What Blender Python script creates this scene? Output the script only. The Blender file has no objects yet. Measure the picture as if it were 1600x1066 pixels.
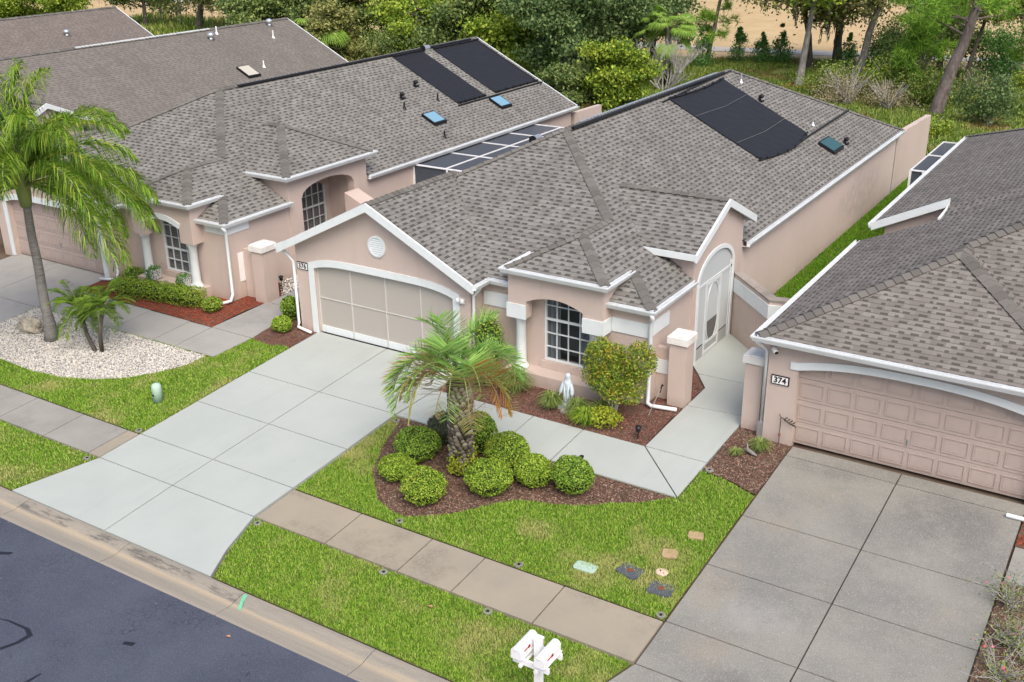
import bpy, bmesh, math, random
import numpy as np
from mathutils import Vector, Matrix
random.seed(7)
RNG = np.random.default_rng(11)
S = bpy.context.scene
COL = S.collection
# ---------------------------------------------------------------- camera
cam_d = bpy.data.cameras.new('camera')
cam = bpy.data.objects.new('camera', cam_d); COL.objects.link(cam)
cam_d.sensor_width = 36.0
cam_d.lens = 1677.5 / 1600.0 * 36.0
cam_d.clip_start = 0.5; cam_d.clip_end = 2000.0
R = ((0.845848962868674, 0.5333118478728662, -0.010863007521740714),
     (0.19794813447365764, -0.33273223962599174, -0.9220118181302615),
     (-0.4953342993094536, 0.7777324280444402, -0.3870093051797492))
M = Matrix(((R[0][0], -R[1][0], -R[2][0], 17.17), (R[0][1], -R[1][1], -R[2][1], -11.33),
            (R[0][2], -R[1][2], -R[2][2], 12.0), (0, 0, 0, 1)))
cam.matrix_world = M
S.camera = cam
# ---------------------------------------------------------------- light
SUN_EL, SUN_AZ = math.radians(52), math.radians(133)     # azimuth measured from +Y clockwise
w = bpy.data.worlds.new('World'); S.world = w; w.use_nodes = True
wn = w.node_tree.nodes; wl = w.node_tree.links
bg = wn['Background']; sky = wn.new('ShaderNodeTexSky')
sky.sky_type = 'NISHITA'; sky.sun_disc = False; sky.sun_elevation = SUN_EL; sky.sun_rotation = SUN_AZ
sky.altitude = 0; sky.air_density = 1.0; sky.dust_density = 4.0; sky.ozone_density = 0.6
wl.new(sky.outputs[0], bg.inputs[0]); bg.inputs[1].default_value = 0.15
sd = bpy.data.lights.new('sun', 'SUN'); sun = bpy.data.objects.new('sun', sd); COL.objects.link(sun)
sd.energy = 2.0; sd.angle = math.radians(42); sd.color = (1.0, 0.94, 0.85)
dv = Vector((math.sin(SUN_AZ) * math.cos(SUN_EL), math.cos(SUN_AZ) * math.cos(SUN_EL), math.sin(SUN_EL)))
sun.rotation_euler = dv.to_track_quat('Z', 'Y').to_euler()
S.view_settings.view_transform = 'Standard'; S.view_settings.look = 'None'
S.view_settings.exposure = 0.40; S.view_settings.gamma = 1.0
S.cycles.max_bounces = 6; S.cycles.transparent_max_bounces = 12
# ---------------------------------------------------------------- ground profile
SL, YG = 0.063, 9.3
P0 = SL * YG
def gz(y): return SL * min(max(y, 0.0), YG)
def gzn(y): return SL * np.clip(y, 0.0, YG)
# ---------------------------------------------------------------- tagging
def tag(o, label=None, cat=None, group=None, kind=None):
    if label: o['label'] = label
    if cat: o['category'] = cat
    if group: o['group'] = group
    if kind: o['kind'] = kind
    return o
def empty(name, loc, label=None, cat=None, group=None, rz=0):
    o = bpy.data.objects.new(name, None); COL.objects.link(o)
    o.location = loc; o.rotation_euler = (0, 0, rz); o.empty_display_size = .2
    return tag(o, label, cat, group)
def place(o, parent):
    if parent is not None:
        o.parent = parent
        p = parent; off = Matrix.Identity(4)
        while p is not None:
            off = p.matrix_basis @ off; p = p.parent
        o.matrix_parent_inverse = Matrix.Identity(4)
        o.matrix_basis = off.inverted() @ o.matrix_basis
# ---------------------------------------------------------------- materials
MATS = {}
def mat(name, col=(.5, .5, .5), rough=.7, metal=0.0, spec=.3, fn=None, key=None):
    k = key or name
    if k in MATS: return MATS[k]
    m = bpy.data.materials.new(name); m.use_nodes = True
    nt = m.node_tree; b = nt.nodes['Principled BSDF']
    b.inputs['Base Color'].default_value = (*col, 1); b.inputs['Roughness'].default_value = rough
    b.inputs['Metallic'].default_value = metal; b.inputs['Specular IOR Level'].default_value = spec
    if fn: fn(NT(nt), b)
    MATS[k] = m
    return m
class NT:
    def __init__(s, nt): s.nt = nt
    def n(s, t, **k):
        x = s.nt.nodes.new(t)
        for a, v in k.items(): setattr(x, a, v)
        return x
    def l(s, a, b): s.nt.links.new(a, b)
    def val(s, v, sock):
        if isinstance(v, (int, float)): sock.default_value = v
        elif isinstance(v, tuple): sock.default_value = v if len(v) == len(sock.default_value) else (*v, 1)
        else: s.l(v, sock)
    def math(s, op, a, b=None, c=None, clamp=False):
        x = s.n('ShaderNodeMath', operation=op, use_clamp=clamp)
        s.val(a, x.inputs[0])
        if b is not None: s.val(b, x.inputs[1])
        if c is not None: s.val(c, x.inputs[2])
        return x.outputs[0]
    def mix(s, f, a, b, mode='MIX'):
        x = s.n('ShaderNodeMix', data_type='RGBA', blend_type=mode)
        s.val(f, x.inputs[0]); s.val(a, x.inputs[6]); s.val(b, x.inputs[7])
        return x.outputs[2]
    def noise(s, scale, detail=3, rough=.5, vec=None, dist=0, dims='3D'):
        x = s.n('ShaderNodeTexNoise', noise_dimensions=dims)
        x.inputs['Scale'].default_value = scale; x.inputs['Detail'].default_value = detail
        x.inputs['Roughness'].default_value = rough; x.inputs['Distortion'].default_value = dist
        if vec is not None: s.l(vec, x.inputs['Vector'])
        return x.outputs['Fac']
    def coord(s): return s.n('ShaderNodeNewGeometry').outputs['Position']
    def island(s): return s.n('ShaderNodeNewGeometry').outputs['Random Per Island']
    def mapv(s, vec, scale=(1, 1, 1), rot=(0, 0, 0), loc=(0, 0, 0)):
        x = s.n('ShaderNodeMapping'); s.l(vec, x.inputs[0])
        x.inputs[1].default_value = loc; x.inputs[2].default_value = rot; x.inputs[3].default_value = scale
        return x.outputs[0]
    def ramp(s, f, stops, interp='LINEAR'):
        x = s.n('ShaderNodeValToRGB'); s.l(f, x.inputs[0]); e = x.color_ramp; e.interpolation = interp
        while len(e.elements) > 1: e.elements.remove(e.elements[0])
        e.elements[0].position = stops[0][0]; e.elements[0].color = (*stops[0][1], 1)
        for p, c in stops[1:]:
            q = e.elements.new(p); q.color = (*c, 1)
        return x.outputs[0]
    def sstep(s, v, a, b):
        x = s.n('ShaderNodeMapRange'); x.interpolation_type = 'SMOOTHSTEP'
        s.val(v, x.inputs[0]); x.inputs[1].default_value = a; x.inputs[2].default_value = b
        return x.outputs[0]
    def bump(s, h, strength, dist, b):
        x = s.n('ShaderNodeBump'); x.inputs['Strength'].default_value = strength
        x.inputs['Distance'].default_value = dist; s.l(h, x.inputs['Height']); s.l(x.outputs[0], b.inputs['Normal'])
def g3(v): return (v, v, v)
def sh_stucco(c1, c2):
    def f(t, b):
        p = t.coord()
        a = t.noise(.45, 4, .6, p); c = t.noise(5, 4, .7, t.mapv(p, (1, 1, .35))); fine = t.noise(70, 2, .6, p)
        col = t.mix(t.sstep(a, .3, .75), c1, c2)
        col = t.mix(t.math('MULTIPLY', t.sstep(c, .55, .8), .22), col, (c1[0] * .72, c1[1] * .74, c1[2] * .75))
        col = t.mix(t.math('MULTIPLY', fine, .16), col, (c1[0] * .6, c1[1] * .6, c1[2] * .6))
        s = t.n('ShaderNodeSeparateXYZ'); t.l(p, s.inputs[0])
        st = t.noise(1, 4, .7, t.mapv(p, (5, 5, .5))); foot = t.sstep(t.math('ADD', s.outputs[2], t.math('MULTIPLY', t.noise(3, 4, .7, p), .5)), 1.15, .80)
        col = t.mix(t.math('MULTIPLY', t.sstep(st, .52, .75), .20), col, (c1[0] * .70, c1[1] * .70, c1[2] * .68))
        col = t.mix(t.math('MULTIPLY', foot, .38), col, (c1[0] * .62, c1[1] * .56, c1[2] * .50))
        t.l(col, b.inputs['Base Color']); t.bump(fine, .6, .014, b)
    return f
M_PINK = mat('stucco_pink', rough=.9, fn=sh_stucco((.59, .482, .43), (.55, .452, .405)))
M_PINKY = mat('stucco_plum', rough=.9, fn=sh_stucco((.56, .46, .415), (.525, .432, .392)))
def sh_sidewall(t, b):     # the long wall of the middle house with its mildew patches near the joint
    sh_stucco((.65, .538, .485), (.61, .51, .462))(t, b)
    p = t.coord(); s = t.n('ShaderNodeSeparateXYZ'); t.l(p, s.inputs[0])
    dy = t.math('DIVIDE', t.math('SUBTRACT', s.outputs[1], 27.8), 3.0)
    dz = t.math('DIVIDE', t.math('SUBTRACT', s.outputs[2], 1.7), .95)
    r = t.math('ADD', t.math('MULTIPLY', dy, dy), t.math('MULTIPLY', dz, dz))
    k = t.math('MULTIPLY', t.sstep(t.math('ADD', r, t.math('MULTIPLY', t.noise(2.5, 4, .7, p), .9)), 1.6, .5), t.sstep(t.noise(3.5, 5, .65, p), .3, .6))
    old = b.inputs['Base Color'].links[0].from_socket
    t.l(t.mix(t.math('MULTIPLY', k, .5), old, (.36, .31, .30)), b.inputs['Base Color'])
M_SIDE = mat('stucco_mildew', rough=.9, fn=sh_sidewall)
def sh_white(c, dirt=.3):
    def f(t, b):
        p = t.coord(); a = t.noise(3, 4, .65, p); c2 = t.noise(26, 3, .6, p)
        col = t.mix(t.math('MULTIPLY', t.sstep(a, .45, .75), dirt), c, tuple(x * .75 for x in c))
        col = t.mix(t.math('MULTIPLY', t.sstep(c2, .6, .8), dirt * .7), col, tuple(x * .6 for x in c))
        t.l(col, b.inputs['Base Color'])
    return f
M_WHITE = mat('trim_white', rough=.55, fn=sh_white((.70, .745, .76)))
M_GUT = mat('gutter_white', rough=.4, fn=sh_white((.72, .75, .77), .45))
M_CAP = mat('pier_cap', rough=.8, fn=sh_white((.76, .74, .71), .8))
M_SCREEN_G = mat('screen_tan', (.42, .39, .355), .85)
M_PVC = mat('post_white', rough=.35, spec=.5, fn=sh_white((.85, .85, .86), .12))
def sh_shingle(light, dark, mid, contrast=1.0, gaps=.42):
    def f(t, b):
        uv = t.n('ShaderNodeUVMap').outputs[0]; s = t.n('ShaderNodeSeparateXYZ'); t.l(uv, s.inputs[0])
        u, v = s.outputs[0], s.outputs[1]
        H = .147; W = .31
        vr = t.math('DIVIDE', v, H); row = t.math('FLOOR', vr); rf = t.math('FRACT', vr)
        wn_ = t.n('ShaderNodeTexWhiteNoise', noise_dimensions='1D'); t.l(row, wn_.inputs['W'])
        us = t.math('ADD', t.math('DIVIDE', u, W), t.math('MULTIPLY', wn_.outputs[0], 9.7))
        cell = t.math('FLOOR', us); cf = t.math('FRACT', us)
        cmb = t.n('ShaderNodeCombineXYZ'); t.l(cell, cmb.inputs[0]); t.l(row, cmb.inputs[1])
        w2 = t.n('ShaderNodeTexWhiteNoise', noise_dimensions='2D'); t.l(cmb.outputs[0], w2.inputs['Vector'])
        rs = t.n('ShaderNodeSeparateXYZ'); t.l(w2.outputs['Color'], rs.inputs[0])
        r1, r2, r3 = rs.outputs
        gw = t.math('ADD', gaps - .16, t.math('MULTIPLY', r1, .38))
        st = t.math('MULTIPLY', r2, .35)
        ingap = t.math('MULTIPLY', t.math('GREATER_THAN', cf, st), t.math('LESS_THAN', cf, t.math('ADD', st, gw)))
        low = t.math('LESS_THAN', rf, .52)
        dk = t.math('MULTIPLY', ingap, low)  # dark under-layer in the tab gaps, tab shadow mixed into its colour
        row_shadow = t.math('MULTIPLY', t.math('LESS_THAN', rf, .17), .62)  # shadow below each course, painted as a thin dark strip
        dk = t.math('MAXIMUM', dk, row_shadow)
        base = t.mix(t.math('MULTIPLY', r3, .9), light, mid)
        p = t.coord(); gr = t.noise(55, 2, .7, p); big = t.noise(.5, 4, .6, p)
        base = t.mix(t.math('MULTIPLY', gr, .45), base, tuple(x * .55 for x in light))
        base = t.mix(t.math('MULTIPLY', t.sstep(big, .4, .75), .3), base, tuple(x * .72 for x in mid))
        sv = t.mapv(uv, (1.6, .22, 1)); base = t.mix(t.math('MULTIPLY', t.sstep(t.noise(1, 5, .65, sv), .48, .72), .28), base, tuple(x * .60 for x in mid))
        col = t.mix(t.math('MULTIPLY', dk, contrast), base, dark)
        t.l(col, b.inputs['Base Color'])
        t.bump(t.math('SUBTRACT', 1.0, dk), .6, .012, b)
    return f
def shingles(i, *a): return mat('shingle_' + i, rough=.95, spec=.15, fn=sh_shingle(*a))
M_SH = shingles('grey', (.265, .258, .244), (.060, .057, .054), (.170, .161, .148), .86, .42)
M_SH8 = shingles('warm_grey', (.28, .271, .254), (.058, .054, .050), (.178, .169, .155), .86, .42)
M_SH4 = shingles('plum_grey', (.27, .25, .23), (.070, .063, .058), (.165, .147, .136), .85, .38)
M_SH0 = shingles('faded_brown', (.225, .203, .183), (.115, .103, .095), (.17, .152, .138), .8, .5)
M_SH2 = shingles('faded_red_brown', (.23, .195, .175), (.115, .098, .09), (.17, .145, .132), .75, .5)
def sh_cap(c1, c2):
    def f(t, b):
        col = t.mix(t.island(), c1, c2)
        col = t.mix(t.math('MULTIPLY', t.noise(60, 2, .7, t.coord()), .5), col, tuple(x * .5 for x in c1))
        t.l(col, b.inputs['Base Color'])
    return f
M_RC = mat('ridge_shingle', rough=.95, spec=.15, fn=sh_cap((.205, .195, .18), (.125, .119, .11)))
M_RC4 = mat('ridge_shingle_plum', rough=.95, spec=.15, fn=sh_cap((.195, .182, .168), (.12, .112, .104)))
def sh_concrete(c, c2, speck=.3, stain=0.0, streak=0):
    def f(t, b):
        p = t.coord()
        a = t.noise(.9, 5, .65, p); fn_ = t.noise(45, 3, .75, p); f2 = t.noise(120, 1, .5, p)
        col = t.mix(t.sstep(a, .3, .72), c, c2)
        col = t.mix(t.math('MULTIPLY', t.sstep(fn_, .55, .7), speck), col, tuple(min(1, x * 1.5) for x in c))
        col = t.mix(t.math('MULTIPLY', t.sstep(f2, .5, .75), speck * .9), col, tuple(x * .55 for x in c))
        if stain:
            b2 = t.noise(.55, 5, .7, t.mapv(p, (1, 1, 1), (0, 0, 0), (3.3, 8.1, 0)))
            k = t.math('MULTIPLY', t.sstep(b2, .50, .68), t.sstep(t.noise(14, 4, .8, p), .3, .65))
            col = t.mix(t.math('MULTIPLY', k, stain), col, tuple(x * .42 for x in c))
        t.l(col, b.inputs['Base Color']); t.bump(fn_, .35, .006, b)
    return f
M_WALK = mat('concrete_tan', rough=.9, fn=sh_concrete((.335, .29, .225), (.29, .262, .212), .18, .5))
M_WALKG = mat('concrete_grey', rough=.9, fn=sh_concrete((.31, .30, .275), (.26, .25, .23), .15, .5))
def sh_aggregate(t, b):
    p = t.coord(); s = t.n('ShaderNodeSeparateXYZ'); t.l(p, s.inputs[0])
    a_ = t.noise(.7, 5, .65, p); warm = t.noise(.45, 4, .6, t.mapv(p, (1, 1, 1), (0, 0, 0), (4, 7, 0)))
    col = t.mix(t.sstep(a_, .3, .7), (.265, .258, .228), (.198, .195, .18))
    col = t.mix(t.math('MULTIPLY', t.sstep(warm, .5, .7), .7), col, (.29, .255, .205))
    def blob(x, y, rx, ry, k, c, col):
        dx = t.math('DIVIDE', t.math('SUBTRACT', s.outputs[0], x), rx); dy = t.math('DIVIDE', t.math('SUBTRACT', s.outputs[1], y), ry)
        r = t.math('ADD', t.math('ADD', t.math('MULTIPLY', dx, dx), t.math('MULTIPLY', dy, dy)), t.math('MULTIPLY', t.noise(1.7, 5, .7, p), 1.5))
        return t.mix(t.math('MULTIPLY', t.math('MULTIPLY', t.sstep(r, 2.1, .7), t.sstep(t.noise(2.6, 5, .75, p), .30, .60)), k * .8), col, c)
    col = blob(14.7, 8.4, 1.2, .9, .85, (.135, .132, .13), col); col = blob(15.5, 7.6, .7, .9, .6, (.16, .155, .15), col)
    col = blob(12.2, 9.1, 1.1, .35, .7, (.15, .148, .14), col); col = blob(14.4, 5.6, .9, .55, .6, (.17, .165, .16), col)
    col = blob(12.6, 2.2, .5, .35, .8, (.13, .128, .125), col); col = blob(12.4, 4.0, .8, .6, .45, (.37, .365, .35), col); col = blob(11.5, 4.4, .5, .9, .5, (.33, .275, .205), col)
    g1 = t.noise(40, 3, .8, p); g2 = t.noise(85, 1, .5, p)
    col = t.mix(t.math('MULTIPLY', t.sstep(g1, .52, .66), .6), col, (.43, .42, .40)); col = t.mix(t.math('MULTIPLY', t.sstep(g2, .55, .72), .6), col, (.13, .125, .12))
    t.l(col, b.inputs['Base Color']); t.bump(g1, .5, .008, b)
M_DR4 = mat('concrete_aggregate', rough=.9, fn=sh_aggregate)
M_DR8 = mat('concrete_pale_grey', rough=.9, fn=sh_concrete((.35, .34, .325), (.305, .30, .285), .12, .4))
def sh_curb(grime):
    def f(t, b):
        p = t.coord(); s = t.n('ShaderNodeSeparateXYZ'); t.l(p, s.inputs[0])
        st = t.noise(1, 5, .65, t.mapv(p, (.5, 9, 9))); g1 = t.noise(45, 3, .8, p)
        band = t.sstep(t.math('ADD', s.outputs[1], t.math('MULTIPLY', t.math('SUBTRACT', st, .5), .25)), -.46, -.36)
        band2 = t.sstep(t.math('ADD', s.outputs[1], t.math('MULTIPLY', t.math('SUBTRACT', st, .5), .25)), -.24, -.34)
        col = t.mix(t.sstep(st, .35, .65), (.315, .28, .23), (.265, .242, .205)); col = t.mix(t.math('MULTIPLY', t.math('MULTIPLY', band, band2), .8), col, (.41, .335, .24))
        dk = t.noise(1, 5, .75, t.mapv(p, (1.1, 5, 5), (0, 0, 0), (2, 3, 1)))
        top = t.math('MULTIPLY', t.sstep(s.outputs[1], -.34, -.22), t.sstep(s.outputs[1], -.02, -.10))
        col = t.mix(t.math('MULTIPLY', t.math('MULTIPLY', t.sstep(dk, .46, .60), top), grime), col, (.09, .085, .08))
        col = t.mix(t.math('MULTIPLY', t.sstep(g1, .5, .66), .35), col, (.46, .43, .38)); col = t.mix(t.math('MULTIPLY', t.sstep(t.noise(90, 1, .5, p), .55, .7), .4), col, (.16, .145, .12))
        t.l(col, b.inputs['Base Color']); t.bump(g1, .5, .008, b)
    return f
M_CURB = mat('concrete_curb', rough=.9, fn=sh_curb(.15)); M_CURBD = mat('concrete_curb_stained', rough=.9, fn=sh_curb(.85))
def sh_painted(t, b):
    p = t.coord(); a = t.noise(.7, 5, .6, p); f = t.noise(30, 3, .7, p)
    col = t.mix(t.sstep(a, .3, .75), (.415, .445, .425), (.38, .41, .392))
    col = t.mix(t.math('MULTIPLY', t.sstep(f, .62, .8), .25), col, (.31, .335, .34))
    k = t.noise(1.6, 5, .75, t.mapv(p, (1, 1, 1), (0, 0, 0), (5, 1, 0)))
    col = t.mix(t.math('MULTIPLY', t.sstep(k, .66, .8), .35), col, (.29, .31, .295))
    ty = t.noise(1, 4, .6, t.mapv(p, (2.6, .28, 1))); col = t.mix(t.math('MULTIPLY', t.sstep(ty, .52, .72), .16), col, (.30, .325, .31))
    col = t.mix(t.math('MULTIPLY', t.sstep(t.noise(6, 1, .5, p), .80, .83), .5), col, (.24, .25, .235))
    t.l(col, b.inputs['Base Color']); t.bump(f, .25, .004, b)
M_PAINT = mat('driveway_paint', rough=.75, fn=sh_painted)
def sh_asphalt(t, b):
    p = t.coord()
    v = t.n('ShaderNodeTexVoronoi', feature='DISTANCE_TO_EDGE'); v.inputs['Scale'].default_value = 8.5
    wv = t.noise(3, 4, .7, p)
    mv = t.n('ShaderNodeVectorMath', operation='ADD'); t.l(p, mv.inputs[0])
    nz = t.n('ShaderNodeTexNoise'); nz.inputs['Scale'].default_value = 5; nz.inputs['Detail'].default_value = 4
    sc = t.n('ShaderNodeVectorMath', operation='SCALE'); t.l(nz.outputs['Color'], sc.inputs[0]); sc.inputs['Scale'].default_value = .16
    t.l(sc.outputs[0], mv.inputs[1]); t.l(mv.outputs[0], v.inputs['Vector'])
    zone = t.sstep(t.noise(.55, 5, .7, t.mapv(p, (1, 1, 1), (0, 0, 0), (2.2, .4, 0))), .50, .62)
    crack = t.math('MULTIPLY', t.sstep(v.outputs['Distance'], .05, .01), zone)
    f = t.noise(70, 2, .7, p); big = t.noise(.6, 4, .6, p)
    col = t.mix(t.sstep(big, .3, .7), (.052, .060, .090), (.072, .082, .114))
    col = t.mix(t.math('MULTIPLY', t.sstep(f, .48, .72), .75), col, (.135, .15, .185))
    col = t.mix(t.math('MULTIPLY', t.sstep(t.noise(7, 2, .5, p), .76, .80), .7), col, (.32, .32, .34))
    col = t.mix(t.math('MULTIPLY', t.math('MULTIPLY', crack, t.sstep(t.noise(5, 3, .7, p), .35, .6)), .7), col, (.018, .02, .026))
    t.l(col, b.inputs['Base Color']); t.bump(t.math('SUBTRACT', f, crack), .5, .01, b)
M_ASPH = mat('asphalt', rough=.85, spec=.3, fn=sh_asphalt)
def sh_turf(t, b):
    p = t.coord(); a = t.noise(1.1, 4, .6, p); f = t.noise(30, 3, .7, p)
    col = t.mix(t.sstep(a, .35, .7), (.11, .17, .02), (.20, .20, .06))
    col = t.mix(t.math('MULTIPLY', f, .7), col, (.05, .07, .015))
    t.l(col, b.inputs['Base Color'])
M_TURF = mat('turf', rough=.95, fn=sh_turf)
def sh_soil(t, b):
    p = t.coord(); f = t.noise(18, 4, .7, p); a = t.noise(1, 3, .6, p)
    t.l(t.mix(t.sstep(a, .3, .7), t.mix(f, (.05, .032, .022), (.13, .08, .055)), t.mix(f, (.09, .07, .05), (.20, .155, .11))), b.inputs['Base Color'])
M_SOIL = mat('soil', rough=1, fn=sh_soil)
def sh_meadow(t, b):
    p = t.coord(); a = t.noise(.16, 5, .65, p); c = t.noise(.5, 4, .7, t.mapv(p, (1, 1, 1), (0, 0, 0), (9, 2, 0))); f = t.noise(4, 4, .8, p)
    col = t.mix(t.sstep(a, .35, .65), (.15, .22, .035), (.25, .28, .07))
    col = t.mix(t.math('MULTIPLY', t.sstep(c, .52, .70), .85), col, (.32, .20, .09))
    col = t.mix(t.math('MULTIPLY', t.sstep(f, .35, .75), .5), col, (.09, .11, .03))
    t.l(col, b.inputs['Base Color'])
M_MEAD = mat('meadow', rough=1, fn=sh_meadow)
def sh_field(t, b):
    p = t.coord(); a = t.noise(.5, 5, .65, p)
    wv = t.n('ShaderNodeTexWave', wave_type='BANDS', bands_direction='Y'); t.l(t.mapv(p, (.25, 1, 1), (0, 0, math.radians(-14))), wv.inputs[0])
    wv.inputs['Scale'].default_value = .55; wv.inputs['Distortion'].default_value = 5; wv.inputs['Detail'].default_value = 4; wv.inputs['Detail Scale'].default_value = 2.5
    col = t.mix(t.sstep(a, .3, .7), (.47, .335, .18), (.53, .40, .225))
    col = t.mix(t.math('MULTIPLY', t.sstep(wv.outputs['Fac'], .55, .95), .45), col, (.33, .235, .11))
    col = t.mix(t.math('MULTIPLY', t.sstep(t.noise(2.2, 4, .8, p), .6, .75), .5), col, (.30, .25, .10))
    t.l(col, b.inputs['Base Color'])
M_FIELD = mat('dry_field', rough=1, fn=sh_field)
M_DIRT = mat('pale_track', rough=1, fn=sh_concrete((.46, .43, .40), (.40, .37, .33), .3, 0))
def sh_leaf(cols, zone=None, trans=.22):
    def f(t, b):
        n = len(cols)
        r = t.island()
        p = t.coord()
        col = t.ramp(r, [(i / max(1, n - 1), c) for i, c in enumerate(cols)])
        if zone: col = t.mix(t.math('MULTIPLY', t.sstep(t.noise(zone[0], 3, .6, p), zone[1], zone[2]), zone[4]), col, zone[3])
        t.l(col, b.inputs['Base Color'])
        tr = t.n('ShaderNodeBsdfTranslucent'); t.l(col, tr.inputs[0])
        mx = t.n('ShaderNodeMixShader'); mx.inputs[0].default_value = trans
        out = t.nt.nodes['Material Output']
        t.l(b.outputs[0], mx.inputs[1]); t.l(tr.outputs[0], mx.inputs[2]); t.l(mx.outputs[0], out.inputs[0])
    return f
def leaf(name, cols, zone=None, trans=.22, rough=.55): return mat(name, rough=rough, spec=.25, fn=sh_leaf(cols, zone, trans))
M_GRASS = leaf('grass_blades', [(.05, .14, .012), (.135, .31, .020), (.24, .45, .032), (.36, .52, .06), (.50, .53, .16)], (.62, .48, .68, (.52, .48, .20), .75), .25)
M_GRASSB = leaf('grass_bright', [(.07, .18, .010), (.13, .30, .014), (.20, .40, .022)], None, .25)
M_BOX = leaf('boxwood', [(.04, .09, .014), (.15, .27, .026), (.31, .46, .042), (.54, .66, .10)], (2.6, .58, .76, (.55, .50, .07), .5))
M_BOXD = leaf('boxwood_dark', [(.035, .085, .016), (.125, .25, .03), (.26, .42, .045), (.45, .60, .09)])
M_SAGE = leaf('sage', [(.06, .075, .05), (.12, .14, .09), (.18, .19, .13)])
M_NAND = leaf('nandina', [(.04, .09, .015), (.12, .22, .025), (.22, .35, .04), (.38, .44, .06), (.52, .38, .05)], (2.5, .56, .72, (.45, .33, .04), .6))
M_LIRI = leaf('liriope', [(.08, .15, .03), (.17, .26, .05), (.28, .36, .10), (.42, .43, .20)])
M_LIME = leaf('lime_leaf', [(.20, .28, .02), (.34, .40, .03), (.46, .48, .05)])
M_QP = leaf('queen_frond', [(.04, .10, .012), (.10, .22, .018), (.18, .34, .028), (.28, .42, .045), (.44, .50, .10)], (.9, .58, .75, (.40, .38, .05), .4), .3)
M_PIN = leaf('pindo_frond', [(.15, .33, .07), (.28, .50, .11), (.46, .66, .20)], None, .3)
M_PINY = leaf('pindo_frond_old', [(.28, .34, .09), (.42, .42, .12), (.48, .40, .18)], None, .3)
M_PIND = leaf('pindo_frond_dead', [(.34, .20, .09), (.48, .32, .16), (.42, .34, .24)], None, .2)
M_PINO = leaf('pindo_frond_orange', [(.42, .17, .03), (.46, .24, .06), (.38, .28, .10)], None, .3)
M_PYG = leaf('pygmy_frond', [(.10, .20, .02), (.20, .33, .04), (.30, .44, .06)], None, .3)
M_FAN = leaf('fan_leaf', [(.17, .31, .04), (.24, .40, .06), (.30, .44, .09)], None, .3)
OAKS = [leaf('oak_leaf', [(0.061, 0.114, 0.038), (0.123, 0.193, 0.052), (0.201, 0.271, 0.079), (0.298, 0.350, 0.123)], (.35, .5, .7, (0.263, 0.333, 0.088), .5)),
        leaf('bright_leaf', [(0.087, 0.174, 0.022), (0.174, 0.275, 0.029), (0.290, 0.392, 0.043), (0.450, 0.522, 0.072)], (.35, .5, .7, (0.435, 0.478, 0.058), .5)),
        leaf('blue_green_leaf', [(.045, .09, .035), (.10, .175, .06), (.17, .25, .085), (.26, .34, .13)]),
        leaf('olive_leaf', [(0.105, 0.131, 0.035), (0.210, 0.228, 0.061), (0.315, 0.324, 0.105), (0.438, 0.420, 0.175)])]
M_PINE = leaf('pine_needles', [(0.090, 0.210, 0.030), (0.180, 0.360, 0.045), (0.300, 0.510, 0.060), (0.420, 0.600, 0.090)])
M_YAUP = leaf('cedar_leaf', [(0.057, 0.162, 0.038), (0.114, 0.266, 0.057), (0.171, 0.361, 0.076)])
M_WEED = leaf('weeds', [(.09, .16, .02), (.16, .26, .035), (.25, .34, .06), (.36, .36, .12)], (.30, .52, .68, (.33, .20, .09), .75))
M_WEEDT = leaf('dry_brush', [(0.360, 0.312, 0.204), (0.456, 0.396, 0.264), (0.288, 0.240, 0.132)])
M_MOSS = leaf('tree_moss', [(.20, .20, .16), (.28, .27, .22), (.15, .16, .12)])
def sh_bark(c1, c2, sc=(9, 9, 2)):
    def f(t, b):
        p = t.coord(); a = t.noise(1, 5, .75, t.mapv(p, sc)); c = t.noise(1.2, 3, .6, p)
        col = t.mix(t.sstep(a, .3, .7), c1, c2); col = t.mix(t.math('MULTIPLY', t.sstep(c, .45, .7), .4), col, tuple(x * 1.3 for x in c2))
        t.l(col, b.inputs['Base Color']); t.bump(a, .8, .03, b)
    return f
M_BARK = mat('bark_dark', rough=.95, fn=sh_bark((.035, .03, .025), (.12, .105, .09)))
M_BARKG = mat('bark_grey', rough=.95, fn=sh_bark((.12, .11, .105), (.28, .265, .25)))
M_BARKP = mat('bark_pine', rough=.95, fn=sh_bark((.09, .07, .065), (.24, .20, .185)))
M_PALMT = mat('palm_trunk', rough=.9, fn=sh_bark((.13, .125, .12), (.25, .24, .23), (3, 3, 22)))
M_TWIG = mat('dead_twigs', rough=.9, fn=sh_bark((.26, .245, .235), (.42, .40, .385)))
def sh_chips(cols):
    def f(t, b): t.l(t.ramp(t.island(), [(i / (len(cols) - 1), c) for i, c in enumerate(cols)]), b.inputs['Base Color'])
    return f
M_MULCH = mat('mulch_brown', rough=1, fn=sh_chips([(.04, .028, .022), (.09, .055, .042), (.18, .08, .058), (.26, .15, .11), (.38, .30, .23)]))
M_MULCHR = mat('mulch_red', rough=1, fn=sh_chips([(.10, .02, .015), (.24, .045, .025), (.36, .065, .03), (.42, .10, .05)]))
M_MULCHM = mat('mulch_maroon', rough=1, fn=sh_chips([(.05, .028, .024), (.13, .055, .045), (.24, .075, .06), (.33, .17, .135), (.20, .12, .09)]))
M_ROCK = mat('marble_chips', rough=.8, fn=sh_chips([(.12, .12, .13), (.42, .42, .43), (.66, .62, .56), (.72, .68, .60), (.80, .78, .75), (.60, .52, .40)]))
M_BOOT = mat('palm_boots', rough=1, fn=sh_chips([(.05, .04, .03), (.11, .09, .07), (.22, .19, .15), (.34, .31, .26)]))
M_BLACK = mat('black_plastic', (.012, .012, .014), .45)
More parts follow.
